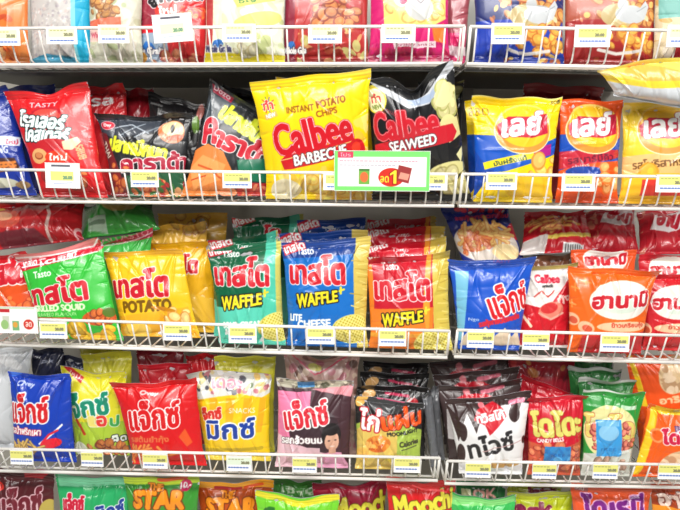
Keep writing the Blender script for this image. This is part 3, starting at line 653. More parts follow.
def a_potato3(c): c.img[:] = (236, 186, 70); c.crisps(190, 222, 20, 8, 8, (220, 180, 90), (190, 130, 60), 8)
def waffle(kind, ox, oy, back=False):
    main = [(8, 96, 62), (20, 110, 196), (196, 24, 44)][kind]; low = [(90, 206, 180), (40, 160, 222), (240, 130, 40)][kind]; side = [(70, 200, 160), (214, 190, 90), (214, 190, 80)][kind]
    def f(c):
        o, y = ox, oy
        c.img[:] = main
        if kind == 0:
            c.poly([(o-20, y+60), (o+90, y+60), (o+90, y+130), (o-20, y+130)], low); c.poly([(o+52, y-20), (o+90, y-20), (o+90, y+100), (o+50, y+80)], (80, 200, 170)); c.poly([(o+62, y-20), (o+90, y-20), (o+90, y+120), (o+66, y+80)], (206, 200, 100))
        elif kind == 1:
            c.poly([(o+64, y-20), (o+100, y-20), (o+100, y+120), (o+68, y+120)], side)
        else:
            c.poly([(o-10, y+18), (o+2, y+14), (o+4, y+120), (o-10, y+120)], low); c.poly([(o, y+58), (o+60, y+56), (o+60, y+120), (o, y+120)], low); c.poly([(o+54, y-10), (o+58, y-10), (o+56, y+90), (o+50, y+60)], (244, 160, 50)); c.poly([(o+58, y-20), (o+100, y-20), (o+100, y+120), (o+62, y+120)], side)
        if kind == 1: c.poly([(o-20, y-20), (o+66, y-20), (o+66, y+9), (o-20, y+16)], (18, 62, 140))
        r = np.random.RandomState(kind+5)
        for k in range(26):
            xx = o+74+r.uniform(-6, 12); yy = y+8+k*4; 
            if kind: c.line([(xx-7, yy), (xx+7, yy+r.uniform(-5, 5))], 1, (236, 216, 120) if k % 2 else (190, 160, 60))
        c.poly([(o-4, y+2), (o+20, y-6), (o+22, y+4), (o-2, y+12)], (206, 30, 50)); c.text('เทสโต', o+9, y+2, 22, 9, W_, rot=-18, bold=.5, part=1)
        if back: c.text('Tasto', o+32, y+6, 14, 4, W_, bold=.2, part=1); c.text('โต', o+36, y+14, 14, 11, (206, 26, 44), bold=1, out=((W_, .8),), part=1); return
        ty = 22 if kind != 2 else 32
        tasto_logo(c, o+30, y+ty+3, 52, 27, -2)
        wy = y+[54, 53, 67][kind]; c.line([(o+14, wy+3), (o+47, wy-2)], 7, K_, 1); c.line([(o+50, wy-7), (o+56, wy-9)], 2, (230, 220, 60)); c.line([(o+53, wy-11), (o+53, wy-5)], 2, (230, 220, 60))
        c.text('WAFFLE', o+31, wy, 38, 12, (250, 228, 40), rot=-8, bold=.6, shear=.1, out=((K_, 1.2),), part=1, taper=-.25)
        if kind == 0:
            c.text('SOUR CREAM', o+32, y+77, 38, 6, W_, rot=-3, bold=.5); c.text('& ONION', o+28, y+84, 26, 6, W_, rot=-3, bold=.5); wx, wv = o+66, y+80
        elif kind == 1:
            c.text('LITE', o+10, y+72, 14, 6.5, W_, bold=.5); c.text('CHEESE', o+28, y+78, 31, 7.5, W_, rot=-3, bold=.7); c.poly([(o+24, y+88), (o+32, y+84), (o+38, y+90), (o+26, y+94)], (240, 226, 170), 2); wx, wv = o+64, y+84
        else:
            c.rect(o-4, y+82, o+50, y+86, (244, 170, 60)); c.text('HOT', o+12, y+79, 14, 5, W_, bold=.4); wx, wv = o+62, y+92
        m = c.put(c.mell(wx, wv, 20, 15, -10), (220, 200, 60), 2); 
        g = ((np.sin((c.X+.6*c.Y)*1.9) > .3) | (np.sin((c.X*.5-c.Y)*1.9) > .3)) & m; c.img[g] = (244, 234, 140); c.img[m & ~g] = (196, 176, 40)
        c.put(m & ~c.mell(wx, wv, 19, 14, -10), (236, 224, 120))
    return f
def a_greenflat(c): c.img[:] = (70, 170, 70); c.rect(78, 200, 160, 212, (60, 110, 60)); c.ell(122, 212, 16, 9, (220, 190, 100), 0, 2); c.rect(90, 224, 110, 234, (190, 220, 190)); c.line([(92, 229), (108, 229)], 3, (120, 150, 120)); c.text('Snack', 90, 214, 18, 6, (180, 220, 180), bold=.2)
def a_maroonhead(c): c.img[:] = (60, 170, 70); c.poly([(60, 262), (155, 224), (156, 236), (70, 250), (60, 256)], (170, 30, 56)); c.text('THAITASTO', 118, 237, 60, 6, (226, 150, 160), rot=-12, bold=.3); c.line([(75, 250), (120, 243), (152, 232)], 1, (220, 190, 190))
def a_redflat(c):
    c.img[:] = (190, 34, 40); c.ell(-2, 222, 18, 14, (236, 200, 90), 20, 2); c.ell(14, 226, 14, 10, (226, 90, 70), 10, 2); c.ell(12, 224, 9, 5, (240, 170, 130), 10, 2); c.line([(48, 203), (54, 222), (50, 242)], 3, (226, 190, 180)); c.rect(-20, 200, 20, 207, (110, 60, 60)); c.ell(82, 238, 7, 8, (226, 170, 170)); c.ell(82, 238, 4.5, 5, (190, 34, 50)); c.poly([(0, 240), (40, 236), (60, 250), (10, 254)], (120, 40, 50))
def jax_logo(c, x, y, w, h, rot, col=RED, outc=W_, ex=None): c.text('แจ็กซ์', x, y, w, h, col, rot=rot, bold=.85, out=((outc, 1.3),) if ex is None else ((outc, .9), (ex, .7)), part=1)
def a_jaxtop(c):
    c.img[:] = (28, 44, 130); c.text('แจ็กซ์', 480, 205, 46, 14, (200, 30, 60), rot=6, bold=1.3, part=1); c.text('รสกุ้งทอดกรอบ', 482, 218, 52, 7, (200, 60, 100), rot=-4, bold=.6); c.ell(516, 232, 10, 9, (206, 30, 60))
    c.ell(486, 246, 34, 18, (220, 210, 200), 10, 2); c.sticks(484, 238, 22, 14, 46, (250, 210, 130), (226, 150, 80), 15, 4, 4); c.sticks(476, 246, 12, 8, 16, (246, 150, 90), (220, 100, 60), 10, 4, 6); c.ell(505, 254, 14, 8, (250, 226, 170), 0, 2)
def a_jaxblue(c):
    c.img[:] = (22, 84, 196); c.poly([(446, 258), (540, 254), (540, 264), (448, 270)], (30, 70, 160)); c.text('TASTY', 500, 259, 16, 4, (150, 60, 120), bold=.2); c.poly([(455, 270), (470, 270), (462, 340), (455, 340)], (120, 190, 220))
    jax_logo(c, 506, 297, 40, 30, -17); c.text('รสกุ้งทอดโรยเกลือ', 498, 319, 40, 8, (214, 40, 60), rot=-12, bold=.6); c.text('Ngo', 473, 318, 10, 4, W_, bold=.2); c.poly([(462, 336), (470, 327), (476, 335), (484, 325), (492, 335), (502, 326), (510, 336), (516, 328), (522, 345), (460, 345)], (240, 220, 190), 2)
def a_calbeered(c):
    c.img[:] = (238, 234, 230); c.poly([(516, 301), (545, 308), (575, 268), (580, 345), (505, 345)], (206, 26, 40)); c.poly([(520, 258), (580, 256), (580, 266), (526, 270)], (170, 150, 80)); c.text('Calbee', 546, 278, 22, 8, (206, 26, 60), bold=.7, part=1); c.text('snack', 546, 285, 10, 3, (80, 80, 80))
    c.line([(534, 296), (540, 290), (546, 296), (552, 290)], 1.4, (206, 60, 50), 2); c.ell(549, 309, 12, 8, (230, 130, 110), -15, 2); c.ell(547, 307, 8, 5, (206, 50, 50), -15, 2); c.line([(538, 312), (548, 318), (560, 312)], 2, (226, 170, 150), 2); c.line([(522, 315), (530, 325)], 3, (250, 220, 190), 2); c.text('กุ้ง', 562, 298, 14, 9, (240, 200, 190), rot=-12, bold=.7, part=1)
def a_redlying(c):
    c.img[:] = (196, 30, 44); c.sticks(550, 228, 26, 8, 26, (246, 190, 110), (214, 110, 70), 13, 3.4, 3, ang=-15); c.line([(540, 243), (596, 236)], 4, (226, 200, 90)); c.poly([(520, 244), (548, 240), (546, 256), (520, 256)], (220, 210, 206)); c.rect(562, 246, 582, 256, (226, 226, 226))
    for k in range(8): c.rect(564+k*2.2, 247, 565+k*2.2, 254, (60, 60, 60))
def a_redpile(x, y):
    def f(c):
        c.img[:] = (186, 30, 44); c.poly([(x-18, y+6), (x-12, y-10), (x+12, y-14), (x+20, y+4), (x, y+10)], (232, 220, 220), 1); c.text('ฮานา', x+2, y-2, 24, 13, (190, 30, 50), rot=15, bold=1.2, part=1); c.speckle((c.X < x-20), [(206, 120, 100), (170, 26, 40)], 20, 5)
    return f
def hanami(base, x, y, s=1):
    def f(c):
        c.img[:] = base; b = np.array(base)
        c.ell(x-2, y-1, 30*s, 19*s, (236, 232, 222), -4, 1); c.ell(x-4, y+4, 18*s, 8*s, (214, 226, 210), 0, 1)
        c.text('ฮานามิ', x-2, y-1, 54*s, 14*s, (200, 30, 44), rot=-3, bold=1.0, shear=.15, out=((W_, .8),), part=1)
        for q in ((x-46, y-14), (x-50, y+2), (x-34, y-20)): c.line([(q[0]-4, q[1]), (q[0]+4, q[1]+2)], 1.6, tuple(np.minimum(b+50, 255))); c.line([(q[0], q[1]-3), (q[0], q[1]+4)], 1.6, tuple(np.minimum(b+50, 255)))
        for q in ((x-50, y+18), (x-36, y+26)): c.ell(q[0], q[1], 8, 6, (246, 190, 150), 20, 2); c.ell(q[0]+1, q[1]+1, 5, 3.5, (214, 90, 60), 20, 2)
        c.ell(x, y+25, 26, 5, (246, 200, 160), 0); c.text('ข้าวเกรียบกุ้ง', x+4, y+24, 34, 6, (200, 60, 40), bold=.3); c.poly([(x-40, y+34), (x+40, y+30), (x+40, y+60), (x-40, y+60)], (200, 40, 44))
    return f
# --- fourth shelf
def a_silver(c): c.img[:] = (206, 210, 214); c.speckle(c.Y > 0, [(222, 224, 226), (190, 194, 200)], 20, 14)
def a_navy(c): c.img[:] = (28, 32, 60); c.text('Jax', (c.x0+c.w/c.k/2), c.y0+16, 14, 6, (190, 196, 220), bold=.2, part=1)
def a_jaxroyal(c):
    c.img[:] = (20, 62, 178); c.text('Ovey', 29, 383, 16, 6, (200, 210, 240), rot=8, bold=.4, part=1); c.poly([(12, 368), (20, 362), (26, 372), (14, 376)], (60, 110, 214))
    jax_logo(c, 32, 406, 38, 28, -2, RED); c.text('รสน้ำพริกเผา', 29, 428, 32, 8, W_, rot=2, bold=.4, out=(((200, 30, 50), .7),)); c.line([(44, 441), (64, 423)], 2, W_); c.ell(54, 441, 10, 5, (230, 30, 50), -10, 2); c.line([(46, 440), (52, 432), (60, 428)], 2, (230, 40, 60))
    c.sticks(30, 446, 16, 6, 24, (226, 190, 110), (150, 110, 50), 9, 3, 3)
def a_jaxyellow(c):
    c.img[:] = (224, 216, 46); c.rect(72, 420, 140, 480, (170, 200, 60)); c.poly([(64, 360), (86, 376), (84, 382), (66, 368)], (200, 40, 50)); c.text('ใหม่', 77, 374, 12, 5, W_, rot=20, bold=.2)
    c.text('จ็กซ์', 92, 402, 36, 24, (20, 140, 110), rot=-8, bold=1.1, out=((W_, 1),), part=1)
    for t, x, cl in (('เ', 97, (240, 226, 120)), ('อ', 104, (230, 60, 50)), ('ป', 116, (60, 160, 80))): c.text(t, x, 419, 8, 10, cl, bold=.9, out=((W_, .7),))
    c.line([(80, 418), (88, 432)], 3, (190, 60, 40)); c.line([(112, 380), (120, 402)], 3, (226, 190, 60)); c.text('เผ็ด', 118, 437, 20, 7, (230, 240, 230), rot=-8, bold=.7, out=((K_, .8),)); c.crisps(110, 447, 20, 6, 22, (200, 120, 60), (140, 60, 40), 5); c.ell(82, 448, 8, 7, (226, 230, 214), 30)
def a_yellowback(c): c.img[:] = (214, 208, 60); c.line([(c.x0, c.y0+14), (c.x0+60, c.y0+10)], 1.4, (236, 232, 140))
def a_jaxred(c):
    c.img[:] = (216, 24, 30); c.text('Ovey', 151, 391, 16, 5, (240, 206, 206), rot=4, bold=.5, part=1); c.text('แจ็กซ์', 156, 412, 48, 28, (216, 24, 30), rot=-6, bold=1.0, out=((W_, 1.1),), part=1)
    c.text('รสต้มยำกุ้ง', 152, 437, 38, 8, (226, 120, 70), rot=-2, bold=.4); c.sticks(150, 453, 30, 7, 34, (240, 150, 70), (200, 80, 40), 12, 3.4, 3); c.poly([(180, 434), (186, 426), (194, 440), (188, 444)], (230, 90, 40))
def a_mix(c):
    c.img[:] = (246, 206, 30)
    for k in range(5): c.poly([(196+k*16, 396), (204+k*16, 396), (206+k*14, 430), (200+k*14, 430)], (250, 178, 30))
    c.poly([(184, 364), (276, 370), (278, 390), (262, 396), (240, 392), (200, 398), (188, 392)], (226, 226, 220)); c.speckle(c.mpoly([(186, 366), (276, 372), (276, 388), (250, 394), (200, 392)]), [(120, 140, 110), (240, 200, 120), (200, 120, 130), (250, 250, 250), (90, 90, 100), (230, 214, 160)], 60, 4)
    c.text('เดอะ', 228, 384, 26, 7, (240, 160, 180), bold=.5, out=((W_, .6),)); c.text('จ็กซ์', 214, 411, 20, 12, (214, 50, 40), rot=-8, bold=.9, out=((W_, .7),), part=1); c.text('SNACKS', 243, 408, 24, 5, W_, bold=.2)
    c.text('มิกซ์', 232, 426, 46, 19, (30, 66, 160), rot=-3, bold=.9, out=((W_, 1.3),), part=1); c.line([(206, 449), (262, 446)], 3.5, (200, 170, 30)); c.rect(190, 452, 290, 480, (240, 214, 80))
def a_pink(c):
    c.img[:] = (70, 42, 50); c.poly([(270, 372), (360, 374), (360, 388), (270, 386)], (176, 170, 150)); c.speckle(c.mpoly([(276, 376), (352, 378), (352, 388), (276, 386)]), [(90, 90, 70), (220, 214, 190), (130, 120, 110)], 44, 3); c.rect(300, 379, 315, 386, (80, 140, 190))
    c.poly([(270, 390), (312, 390), (308, 440), (270, 445)], (236, 130, 170)); c.poly([(312, 388), (352, 396), (356, 388), (350, 384)], (226, 150, 160)); c.ell(315, 428, 24, 22, (60, 40, 48)); c.poly([(270, 430), (330, 452), (330, 480), (270, 480)], (230, 190, 200))
    jax_logo(c, 306, 411, 42, 26, -10, (214, 30, 50)); c.text('รสกล้วยนม', 302, 436, 40, 8, W_, rot=-3, bold=.5, out=(((90, 60, 70), .7),)); c.rect(282, 444, 320, 448, (226, 190, 200))
    c.ell(331, 432, 9.5, 12, (30, 24, 26), 0, 2); c.poly([(318, 462), (322, 450), (341, 450), (347, 462), (347, 480), (316, 480)], (226, 160, 190), 2); c.ell(331.5, 438, 7, 10, (226, 176, 150), 0, 2); c.rect(328, 445, 335, 451, (216, 164, 140), 2); c.ell(331, 427, 8, 5, (30, 24, 26), 0, 2)
    c.ell(328.5, 437, 1.2, .7, (60, 40, 40), 0, 2); c.ell(334.7, 437, 1.2, .7, (60, 40, 40), 0, 2); c.line([(329.4, 443.2), (333.6, 443.2)], .8, (250, 240, 236), 2)
def a_pinkback(c): c.img[:] = (196, 160, 150); c.speckle(c.Y > 0, [(170, 130, 120), (214, 190, 170), (190, 120, 130), (226, 210, 196), (120, 90, 80)], 60, 5); c.line([(290, 350), (316, 372), (350, 352)], 1.6, (220, 80, 110)); c.ell(316, 364, 6, 4, (220, 214, 120))
def a_chicken(c):
    c.img[:] = (34, 34, 34); c.poly([(352, 424), (380, 414), (425, 430), (425, 475), (352, 475)], (170, 196, 80)); c.poly([(352, 430), (372, 420), (396, 430), (395, 475), (352, 475)], (226, 196, 100))
    c.poly([(372, 392), (396, 396), (408, 404), (396, 412), (380, 412), (358, 402)], (58, 60, 62)); c.text('GRILLED', 391, 398, 26, 4, (226, 90, 130), rot=6, bold=.5); c.ell(363, 399, 9, 5, (232, 180, 90), -35, 2)
    c.text('ไก่', 370, 418, 20, 20, W_, rot=8, bold=.9, out=(((190, 24, 40), 1.3),), part=1); c.text('แผ่น', 401, 416, 38, 18, (240, 90, 24), rot=-8, bold=1.1, out=(((120, 20, 20), .8),), part=1)
    c.text('MOONLIGHT', 402, 430, 30, 3.5, K_, rot=-6, bold=.3); c.text('Calories', 408, 440, 20, 5, (60, 60, 40), rot=-6, bold=.4); c.line([(400, 446), (416, 444)], 1, (80, 80, 50))
    c.ell(378, 441, 12, 8, (226, 130, 50), -10, 2); c.speckle(c.mell(378, 441, 12, 8, -10), [(240, 160, 70), (206, 100, 40), (246, 190, 100)], 30, 3); c.ell(362, 452, 8, 6, (240, 190, 90), 0, 2); c.ell(396, 455, 14, 4, (214, 190, 70), 0, 2)
def a_chickenback(c):
    c.img[:] = (30, 29, 30); X0 = c.x0+2; Y0_ = c.y0+2; c.ell(X0+13, Y0_+10, 8, 4, (226, 176, 110), -20, 2); c.line([(X0+24, Y0_+20), (X0+44, Y0_+14)], 1.6, (180, 176, 176)); c.line([(X0+30, Y0_+8), (X0+50, Y0_+12)], 2.4, (196, 50, 90), 1); c.ell(X0+54, Y0_+18, 6, 5, (190, 40, 50)); c.line([(X0+46, Y0_+20), (X0+56, Y0_+12)], 1.4, (220, 210, 210))
def a_twist(c):
    c.img[:] = (238, 238, 238); c.poly([(440, 390), (540, 384), (536, 404), (520, 402), (514, 418), (508, 404), (500, 404), (480, 418), (476, 430), (468, 412), (462, 424), (458, 440), (450, 420)], (58, 40, 40))
    for p in ((512, 412, 6, 8), (463, 430, 4, 9), (460, 452, 5, 10), (524, 438, 3, 4)): c.ell(*p, (58, 40, 40))
    c.poly([(478, 408), (492, 400), (500, 406), (504, 414), (496, 424), (488, 432), (484, 422), (474, 418)], (206, 24, 44), 1); c.text('ทวิสโก้', 489, 414, 25, 9, W_, rot=-10, bold=.7, part=1); c.ell(482, 404, 2.5, 3, (232, 120, 130)); c.line([(508, 402), (522, 400)], 4, (226, 120, 150), 1)
    c.text('ทไวซ์', 489, 441, 43, 20, (40, 38, 40), rot=-14, bold=.9, part=1); c.line([(482, 448), (520, 438)], .8, (200, 160, 160)); c.ell(500, 462, 20, 4, (206, 160, 90), -3, 2)
def a_twistback(c): c.img[:] = (72, 56, 56); x, y = c.x0+2, c.y0+2; c.poly([(x+14, y+24), (x+30, y+14), (x+50, y+14), (x+62, y+22), (x+50, y+30)], (206, 30, 50), 1); c.ell(x+32, y+12, 3, 4, (230, 130, 140), 0, 1); c.line([(x+46, y+12), (x+64, y+8)], 4, (226, 120, 140), 1); c.poly([(x+10, y+30), (x+90, y+22), (x+90, y+60), (x+10, y+60)], (226, 220, 220))
def a_koko(c):
    c.img[:] = (204, 24, 46); c.line([(530, 404), (545, 406), (560, 402), (580, 404)], 1, (232, 140, 150)); c.poly([(526, 436), (584, 432), (584, 480), (526, 480)], (206, 90, 60)); c.poly([(526, 400), (584, 400), (584, 438), (556, 444), (526, 440)], (204, 24, 46)); c.crisps(556, 455, 30, 14, 28, (226, 130, 90), (170, 50, 40), 6)
    c.text('โดโดะ', 555, 421, 48, 23, (226, 216, 110), rot=-4, bold=1.3, out=(((150, 130, 50), .5),), part=1); c.text('CANDY BELLS', 548, 437, 24, 3.6, W_, rot=-6, bold=.3); c.rect(543, 443, 567, 461, (50, 140, 206)); c.speckle((c.X > 543) & (c.X < 567) & (c.Y > 444) & (c.Y < 460), [(90, 170, 226), (40, 120, 190)], 16, 4); c.text('FREE', 555, 452, 12, 3, (30, 100, 170), bold=.2)
def a_candy(c):
    c.img[:] = (44, 150, 60); c.rect(570, 382, 650, 391, (226, 232, 226)); c.rect(620, 404, 634, 408, (200, 230, 200)); c.ell(608, 430, 26, 26, (230, 226, 160)); c.text('โดโด', 607, 424, 48, 22, (226, 206, 110), rot=2, bold=1.3, out=(((190, 60, 60), .5),), part=1); c.crisps(610, 436, 22, 16, 40, (226, 130, 110), (150, 60, 60), 4, part=2); c.poly([(582, 452), (640, 446), (640, 480), (580, 480)], (206, 210, 200)); c.crisps(605, 462, 22, 5, 16, (196, 160, 140), (140, 110, 90), 4)
    c.rect(595, 418, 618, 454, (60, 156, 220)); c.ell(606.5, 430, 9, 8, (140, 200, 236)); c.rect(597, 419, 616, 424, (120, 190, 230)); c.text('FREE', 606, 447, 14, 3, (30, 110, 180), bold=.2)
def a_candyback(c): c.img[:] = (50, 130, 64); c.rect(c.x0, c.y0, c.x0+200, c.y0+7, (214, 222, 214)); c.line([(c.x0+10, c.y0+18), (c.x0+60, c.y0+16)], 3, (90, 160, 90))
def a_orange(c):
    c.img[:] = (236, 96, 24); c.poly([(630, 474), (652, 405), (659, 405), (640, 474)], (246, 206, 40)); c.poly([(652, 396), (700, 408), (700, 416), (660, 412)], (246, 214, 60)); c.ell(655, 433, 7, 7, (246, 150, 90)); c.ell(655, 433, 5, 5, (236, 96, 24)); c.rect(672, 424, 720, 434, (110, 70, 120)); c.text('โดริ', 672, 434, 24, 14, (206, 30, 70), bold=1, out=((W_, .9),), part=1); c.ell(680, 461, 22, 14, (226, 190, 150), -10, 2); c.speckle(c.mell(680, 461, 22, 14, -10), [(240, 214, 180), (200, 150, 110)], 24, 5)
def a_orangetop(c): c.img[:] = (236, 84, 24); c.poly([(628, 356), (634, 356), (646, 404), (640, 404)], (246, 206, 40)); c.ell(672, 372, 14, 20, (226, 196, 150), 20, 2); c.speckle(c.mell(672, 372, 14, 20, 20), [(240, 214, 180), (190, 150, 110)], 24, 5); c.text('อาริ', 666, 397, 18, 6, (246, 200, 150), rot=-8, bold=.5, part=1)
# --- bottom shelf
def a_b1(c): c.img[:] = (80, 24, 30); c.poly([(22, 462), (34, 464), (48, 474), (40, 480), (24, 476)], (190, 30, 44)); c.text('แจ็กซ์', 22, 500, 40, 28, (110, 30, 44), rot=-6, bold=1.2, out=(((226, 190, 196), 1),), part=1); c.ell(50, 508, 10, 10, (190, 170, 80)); c.ell(2, 486, 5, 4, (214, 50, 40))
def a_b2(c): c.img[:] = (40, 170, 100); c.poly([(58, 470), (130, 474), (128, 484), (60, 486)], (120, 206, 160)); c.text('แจ็กซ์', 76, 500, 22, 16, (206, 30, 60), rot=-2, bold=.8, out=((W_, .8),), part=1); c.text('มิกซ์', 112, 508, 26, 16, (30, 60, 150), rot=-10, bold=.9, out=((W_, .8),), part=1)
def star(c, x, y, base, th): 
    c.img[:] = base
    c.text('STAR', x, y, 46, 16, (246, 150, 30), rot=1, bold=1.5, taper=.1, out=(((120, 50, 10), 1.2),), part=1)
    c.text('THE', x-3, y-12, 12, 6, (246, 150, 30), bold=.6, out=(((120, 50, 10), .7),), part=1)
def a_b3(c): star(c, 160, 497, (60, 150, 50), 0); c.poly([(124, 472), (200, 472), (196, 482), (150, 484), (134, 488), (124, 482)], (200, 226, 60)); c.poly([(160, 475), (186, 474), (176, 479), (160, 480)], (226, 110, 30)); c.ell(184, 484, 6, 6, (206, 30, 90)); c.text('10.-', 184, 484, 10, 6, W_, bold=.4); star2 = c.part
def a_b3b(c):
    star(c, 160, 497, (60, 150, 50), 0); m = c.Y < 483 + 0*c.X
    m &= c.part == 0; c.put(m, (190, 220, 50)); c.line([(160, 477), (184, 476)], 4, (220, 90, 40)); c.ell(184, 484, 6, 6, (206, 30, 90)); c.text('10.-', 184, 484, 10, 6, W_, bold=.4)
def a_b4(c): star(c, 232, 504, (190, 80, 24), 0); c.put((c.Y < 487) & (c.part == 0), (246, 170, 40)); c.line([(218, 486), (240, 486)], 3, (190, 30, 30)); c.line([(244, 486), (260, 484)], 3, (240, 90, 30))
def a_b5(c): c.img[:] = (120, 214, 50); c.poly([(254, 490), (300, 496), (340, 492), (340, 500), (300, 503), (256, 496)], (236, 226, 50)); c.text('Corn', 284, 514, 40, 16, (40, 120, 40), bold=1, part=1)
def a_b5b(c): c.img[:] = (60, 130, 50); c.text('เจ้าปู', 298, 489, 30, 8, (190, 210, 180), bold=.4, part=1)
def moochi(base, x, y):
    def f(c): c.img[:] = base; c.text('Moochi', x, y, 58, 20, (232, 224, 70), rot=-10, bold=1.2, out=(((100, 60, 20), .8),), part=1); c.line([(c.x0+30, c.y0+10), (c.x0+60, c.y0+18)], 2, tuple(np.minimum(np.array(base)+60, 255)))
    return f
def a_b8(c): c.img[:] = (60, 190, 90); c.poly([(448, 494), (516, 496), (514, 502), (450, 504)], (140, 226, 130)); c.text('Jolly', 482, 516, 40, 14, (230, 226, 60), bold=1, part=1)
def a_b8b(c): c.img[:] = (40, 110, 60); c.text('OK', 484, 492, 20, 8, (226, 160, 150), bold=.5, part=1); c.rect(462, 488, 472, 494, (200, 200, 150))
def a_jack(c): c.img[:] = (216, 228, 40); c.rect(500, 480, 580, 492, (190, 196, 70)); c.text("Jack", 530, 508, 40, 16, (150, 30, 80), rot=2, bold=1.4, out=(((240, 240, 150), .6),), part=1)
def a_jackb(c): c.img[:] = (170, 176, 60); c.text("Jack", 541, 489, 28, 8, (120, 30, 60), bold=.8, part=1)
def a_dore(c): c.img[:] = (232, 90, 44); c.rect(576, 484, 590, 490, (170, 90, 90)); c.text('ใหม่', 581, 487, 10, 4, W_, bold=.2); c.text('โดเรมี', 612, 503, 56, 22, (120, 30, 130), rot=-2, bold=1.3, out=(((240, 190, 230), 1.1),), part=1)
def a_ari(c): c.img[:] = (176, 66, 24); c.text('อาริ', 674, 496, 30, 13, (240, 214, 200), rot=-3, bold=1, out=(((90, 30, 20), .7),), part=1); c.poly([(650, 503), (700, 503), (700, 530), (650, 530)], (240, 150, 40))
# ------------------------------------------------------------------ bags on the shelves
N = None
SB = 'snack_bag'
g1 = 'grain and chicken snack bags on the top shelf'
bag(SB, 'orange grain snack bag at the left edge of the top shelf', g1, '1L', (-47, -82), (30, -82), (30, N), (-41, N), 0.061, art=a_rice, seed=11)
bag(SB, 'grey speckled bag with cyan side on the top shelf', g1, '1L', (25, -82), (95, -82), (92, N), (31, N), 0.076, art=a_grey, seed=12, mtl=MATTE)
bag(SB, 'pale bag with picture of brown clusters on the top shelf', g1, '1L', (87, -82), (144, -82), (143, N), (89, N), 0.062, art=a_cluster, seed=13, mtl=MATTE)
bag(SB, 'red grain bag behind the large tag holder on the top shelf', g1, '1L', (137, -82), (213, -82), (207, N), (139, N), 0.075, art=a_redbag, seed=14)
bag(SB, 'yellow-green grain snack bag on the top shelf', g1, '1L', (203, -82), (289, -82), (285, N), (204, N), 0.063, art=a_yellowgrain, seed=15, mtl=MATTE)
bag(SB, 'red and brown grain snack bag on the top shelf beside magenta bag', g1, '1L', (284, -82), (372, -82), (369, N), (281, N), 0.075, art=a_brown, seed=16)
bag(SB, 'magenta snack bag with white egg-like shape on the top shelf', g1, '1L', (369, -82), (452, -82), (450, N), (368, N), 0.062, art=a_magenta, seed=17)
bag(SB, 'brown and magenta bag at right end of the upper left shelf, pale bottom seal', g1, '1L', (446, -82), (477, -82), (465, N), (444, N), 0.080, T=.013, base=(150, 70, 80), seed=18, art=lambda c: (c.rect(430, 34, 480, 70, (200, 40, 100)), c.rect(430, 47, 480, 56, (226, 200, 206))))
bag(SB, 'dark blue bag with white bird shape on the top shelf', g1, '1R', (470, -82), (569, -82), (564, N), (474, N), 0.062, art=a_bird((40, 50, 110), (26, 60, 170), 502), seed=19)
bag(SB, 'red-brown bag with white bird shape on the top shelf', g1, '1R', (563, -82), (660, -82), (656, N), (562, N), 0.074, art=a_bird((176, 90, 70), (160, 40, 40), 592), seed=20)
bag(SB, 'beige snack bag at the right edge of the top shelf', g1, '1R', (655, -82), (725, -82), (716, N), (652, N), 0.062, art=a_beige, seed=21, mtl=MATTE)
g2 = 'chip bags on the second shelf'
bag(SB, 'blue snack bag cut by the left edge of the second shelf', g2, '2L', (-42, 92), (9, 87), (37, N), (-24, N), .092, art=a_rollerblue, seed=22)
bag(SB, 'dark blue bag standing behind the red bag with white lettering', g2, '2L', (5, 90), (56, 84), (66, N), (20, N), .148, base=(22, 44, 130), seed=23, parts=False, q=1.2)
bag(SB, 'red bag with white two-line lettering and tag holder in front', g2, '2L', (5, 93), (89, 83), (108, N), (41, N), .052, tilt=.03, art=a_roller, seed=24, dip=5, q=2.3, A=.0015)
bag(SB, 'red bag directly behind the red bag with white lettering', g2, '2L', (82, 86), (126, 84), (132, N), (80, N), .13, art=a_redback, base=(206, 34, 42), seed=25, q=1.4)
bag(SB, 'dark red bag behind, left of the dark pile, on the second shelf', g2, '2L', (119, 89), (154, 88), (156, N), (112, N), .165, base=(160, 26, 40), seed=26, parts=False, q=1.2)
bag(SB, 'black bag with round eye-like picture and yellow-green letters', g2, '2L', (96, 113), (193, 112), (185, N), (112, N), .09, tilt=.02, T=.02, art=a_dark1, seed=27, q=2.3, sag=3, A=.0018)
bag(SB, 'black bag lying behind the bag with round eye-like picture', g2, '2L', (148, 92), (205, 105), (208, N), (150, N), .14, T=.018, base=(34, 32, 34), seed=28, parts=False, q=1.3, A=.002, art=lambda c: (c.line([(152, 104), (164, 106)], 2, (130, 130, 130)), c.ell(200, 112, 4, 8, (200, 120, 110)), c.ell(196, 125, 4, 9, (110, 150, 60))))
bag(SB, 'tilted black pointed bag with large red and yellow-green letters', g2, '2L', (211, 79), (289, 128), (270, 196), (181, 196), (.10, .10, .082, .082), T=.019, art=a_dark2, seed=29, q=2.3, A=.0016)
bag(SB, 'black bag behind the pointed black bag, left of the yellow barbecue bag', g2, '2L', (222, 84), (266, 92), (272, N), (226, N), .15, T=.018, base=(30, 30, 32), seed=30, parts=False, q=1.2, A=.002)
bag(SB, 'large yellow barbecue potato chip bag with red lettering', g2, '2L', (250, 82), (371, 68), (372, N), (266, N), (.022, .018, .066, .066), T=.026, art=calbee(0), seed=31, q=2.4, dip=-2)
bag(SB, 'yellow bag peeking out behind the large yellow barbecue bag', g2, '2L', (276, 77), (392, 77), (380, N), (282, N), (.065, .065, .13, .13), T=.018, base=(236, 204, 30), seed=32, parts=False, q=1.2)
bag(SB, 'large black seaweed potato chip bag with folded silver top', g2, '2L', (366, 82), (453, 61), (472, N), (372, N), (.034, .0, .076, .076), T=.026, art=calbee(1), seed=33, q=2.4, dip=17, A=.002, mtl=FOIL)
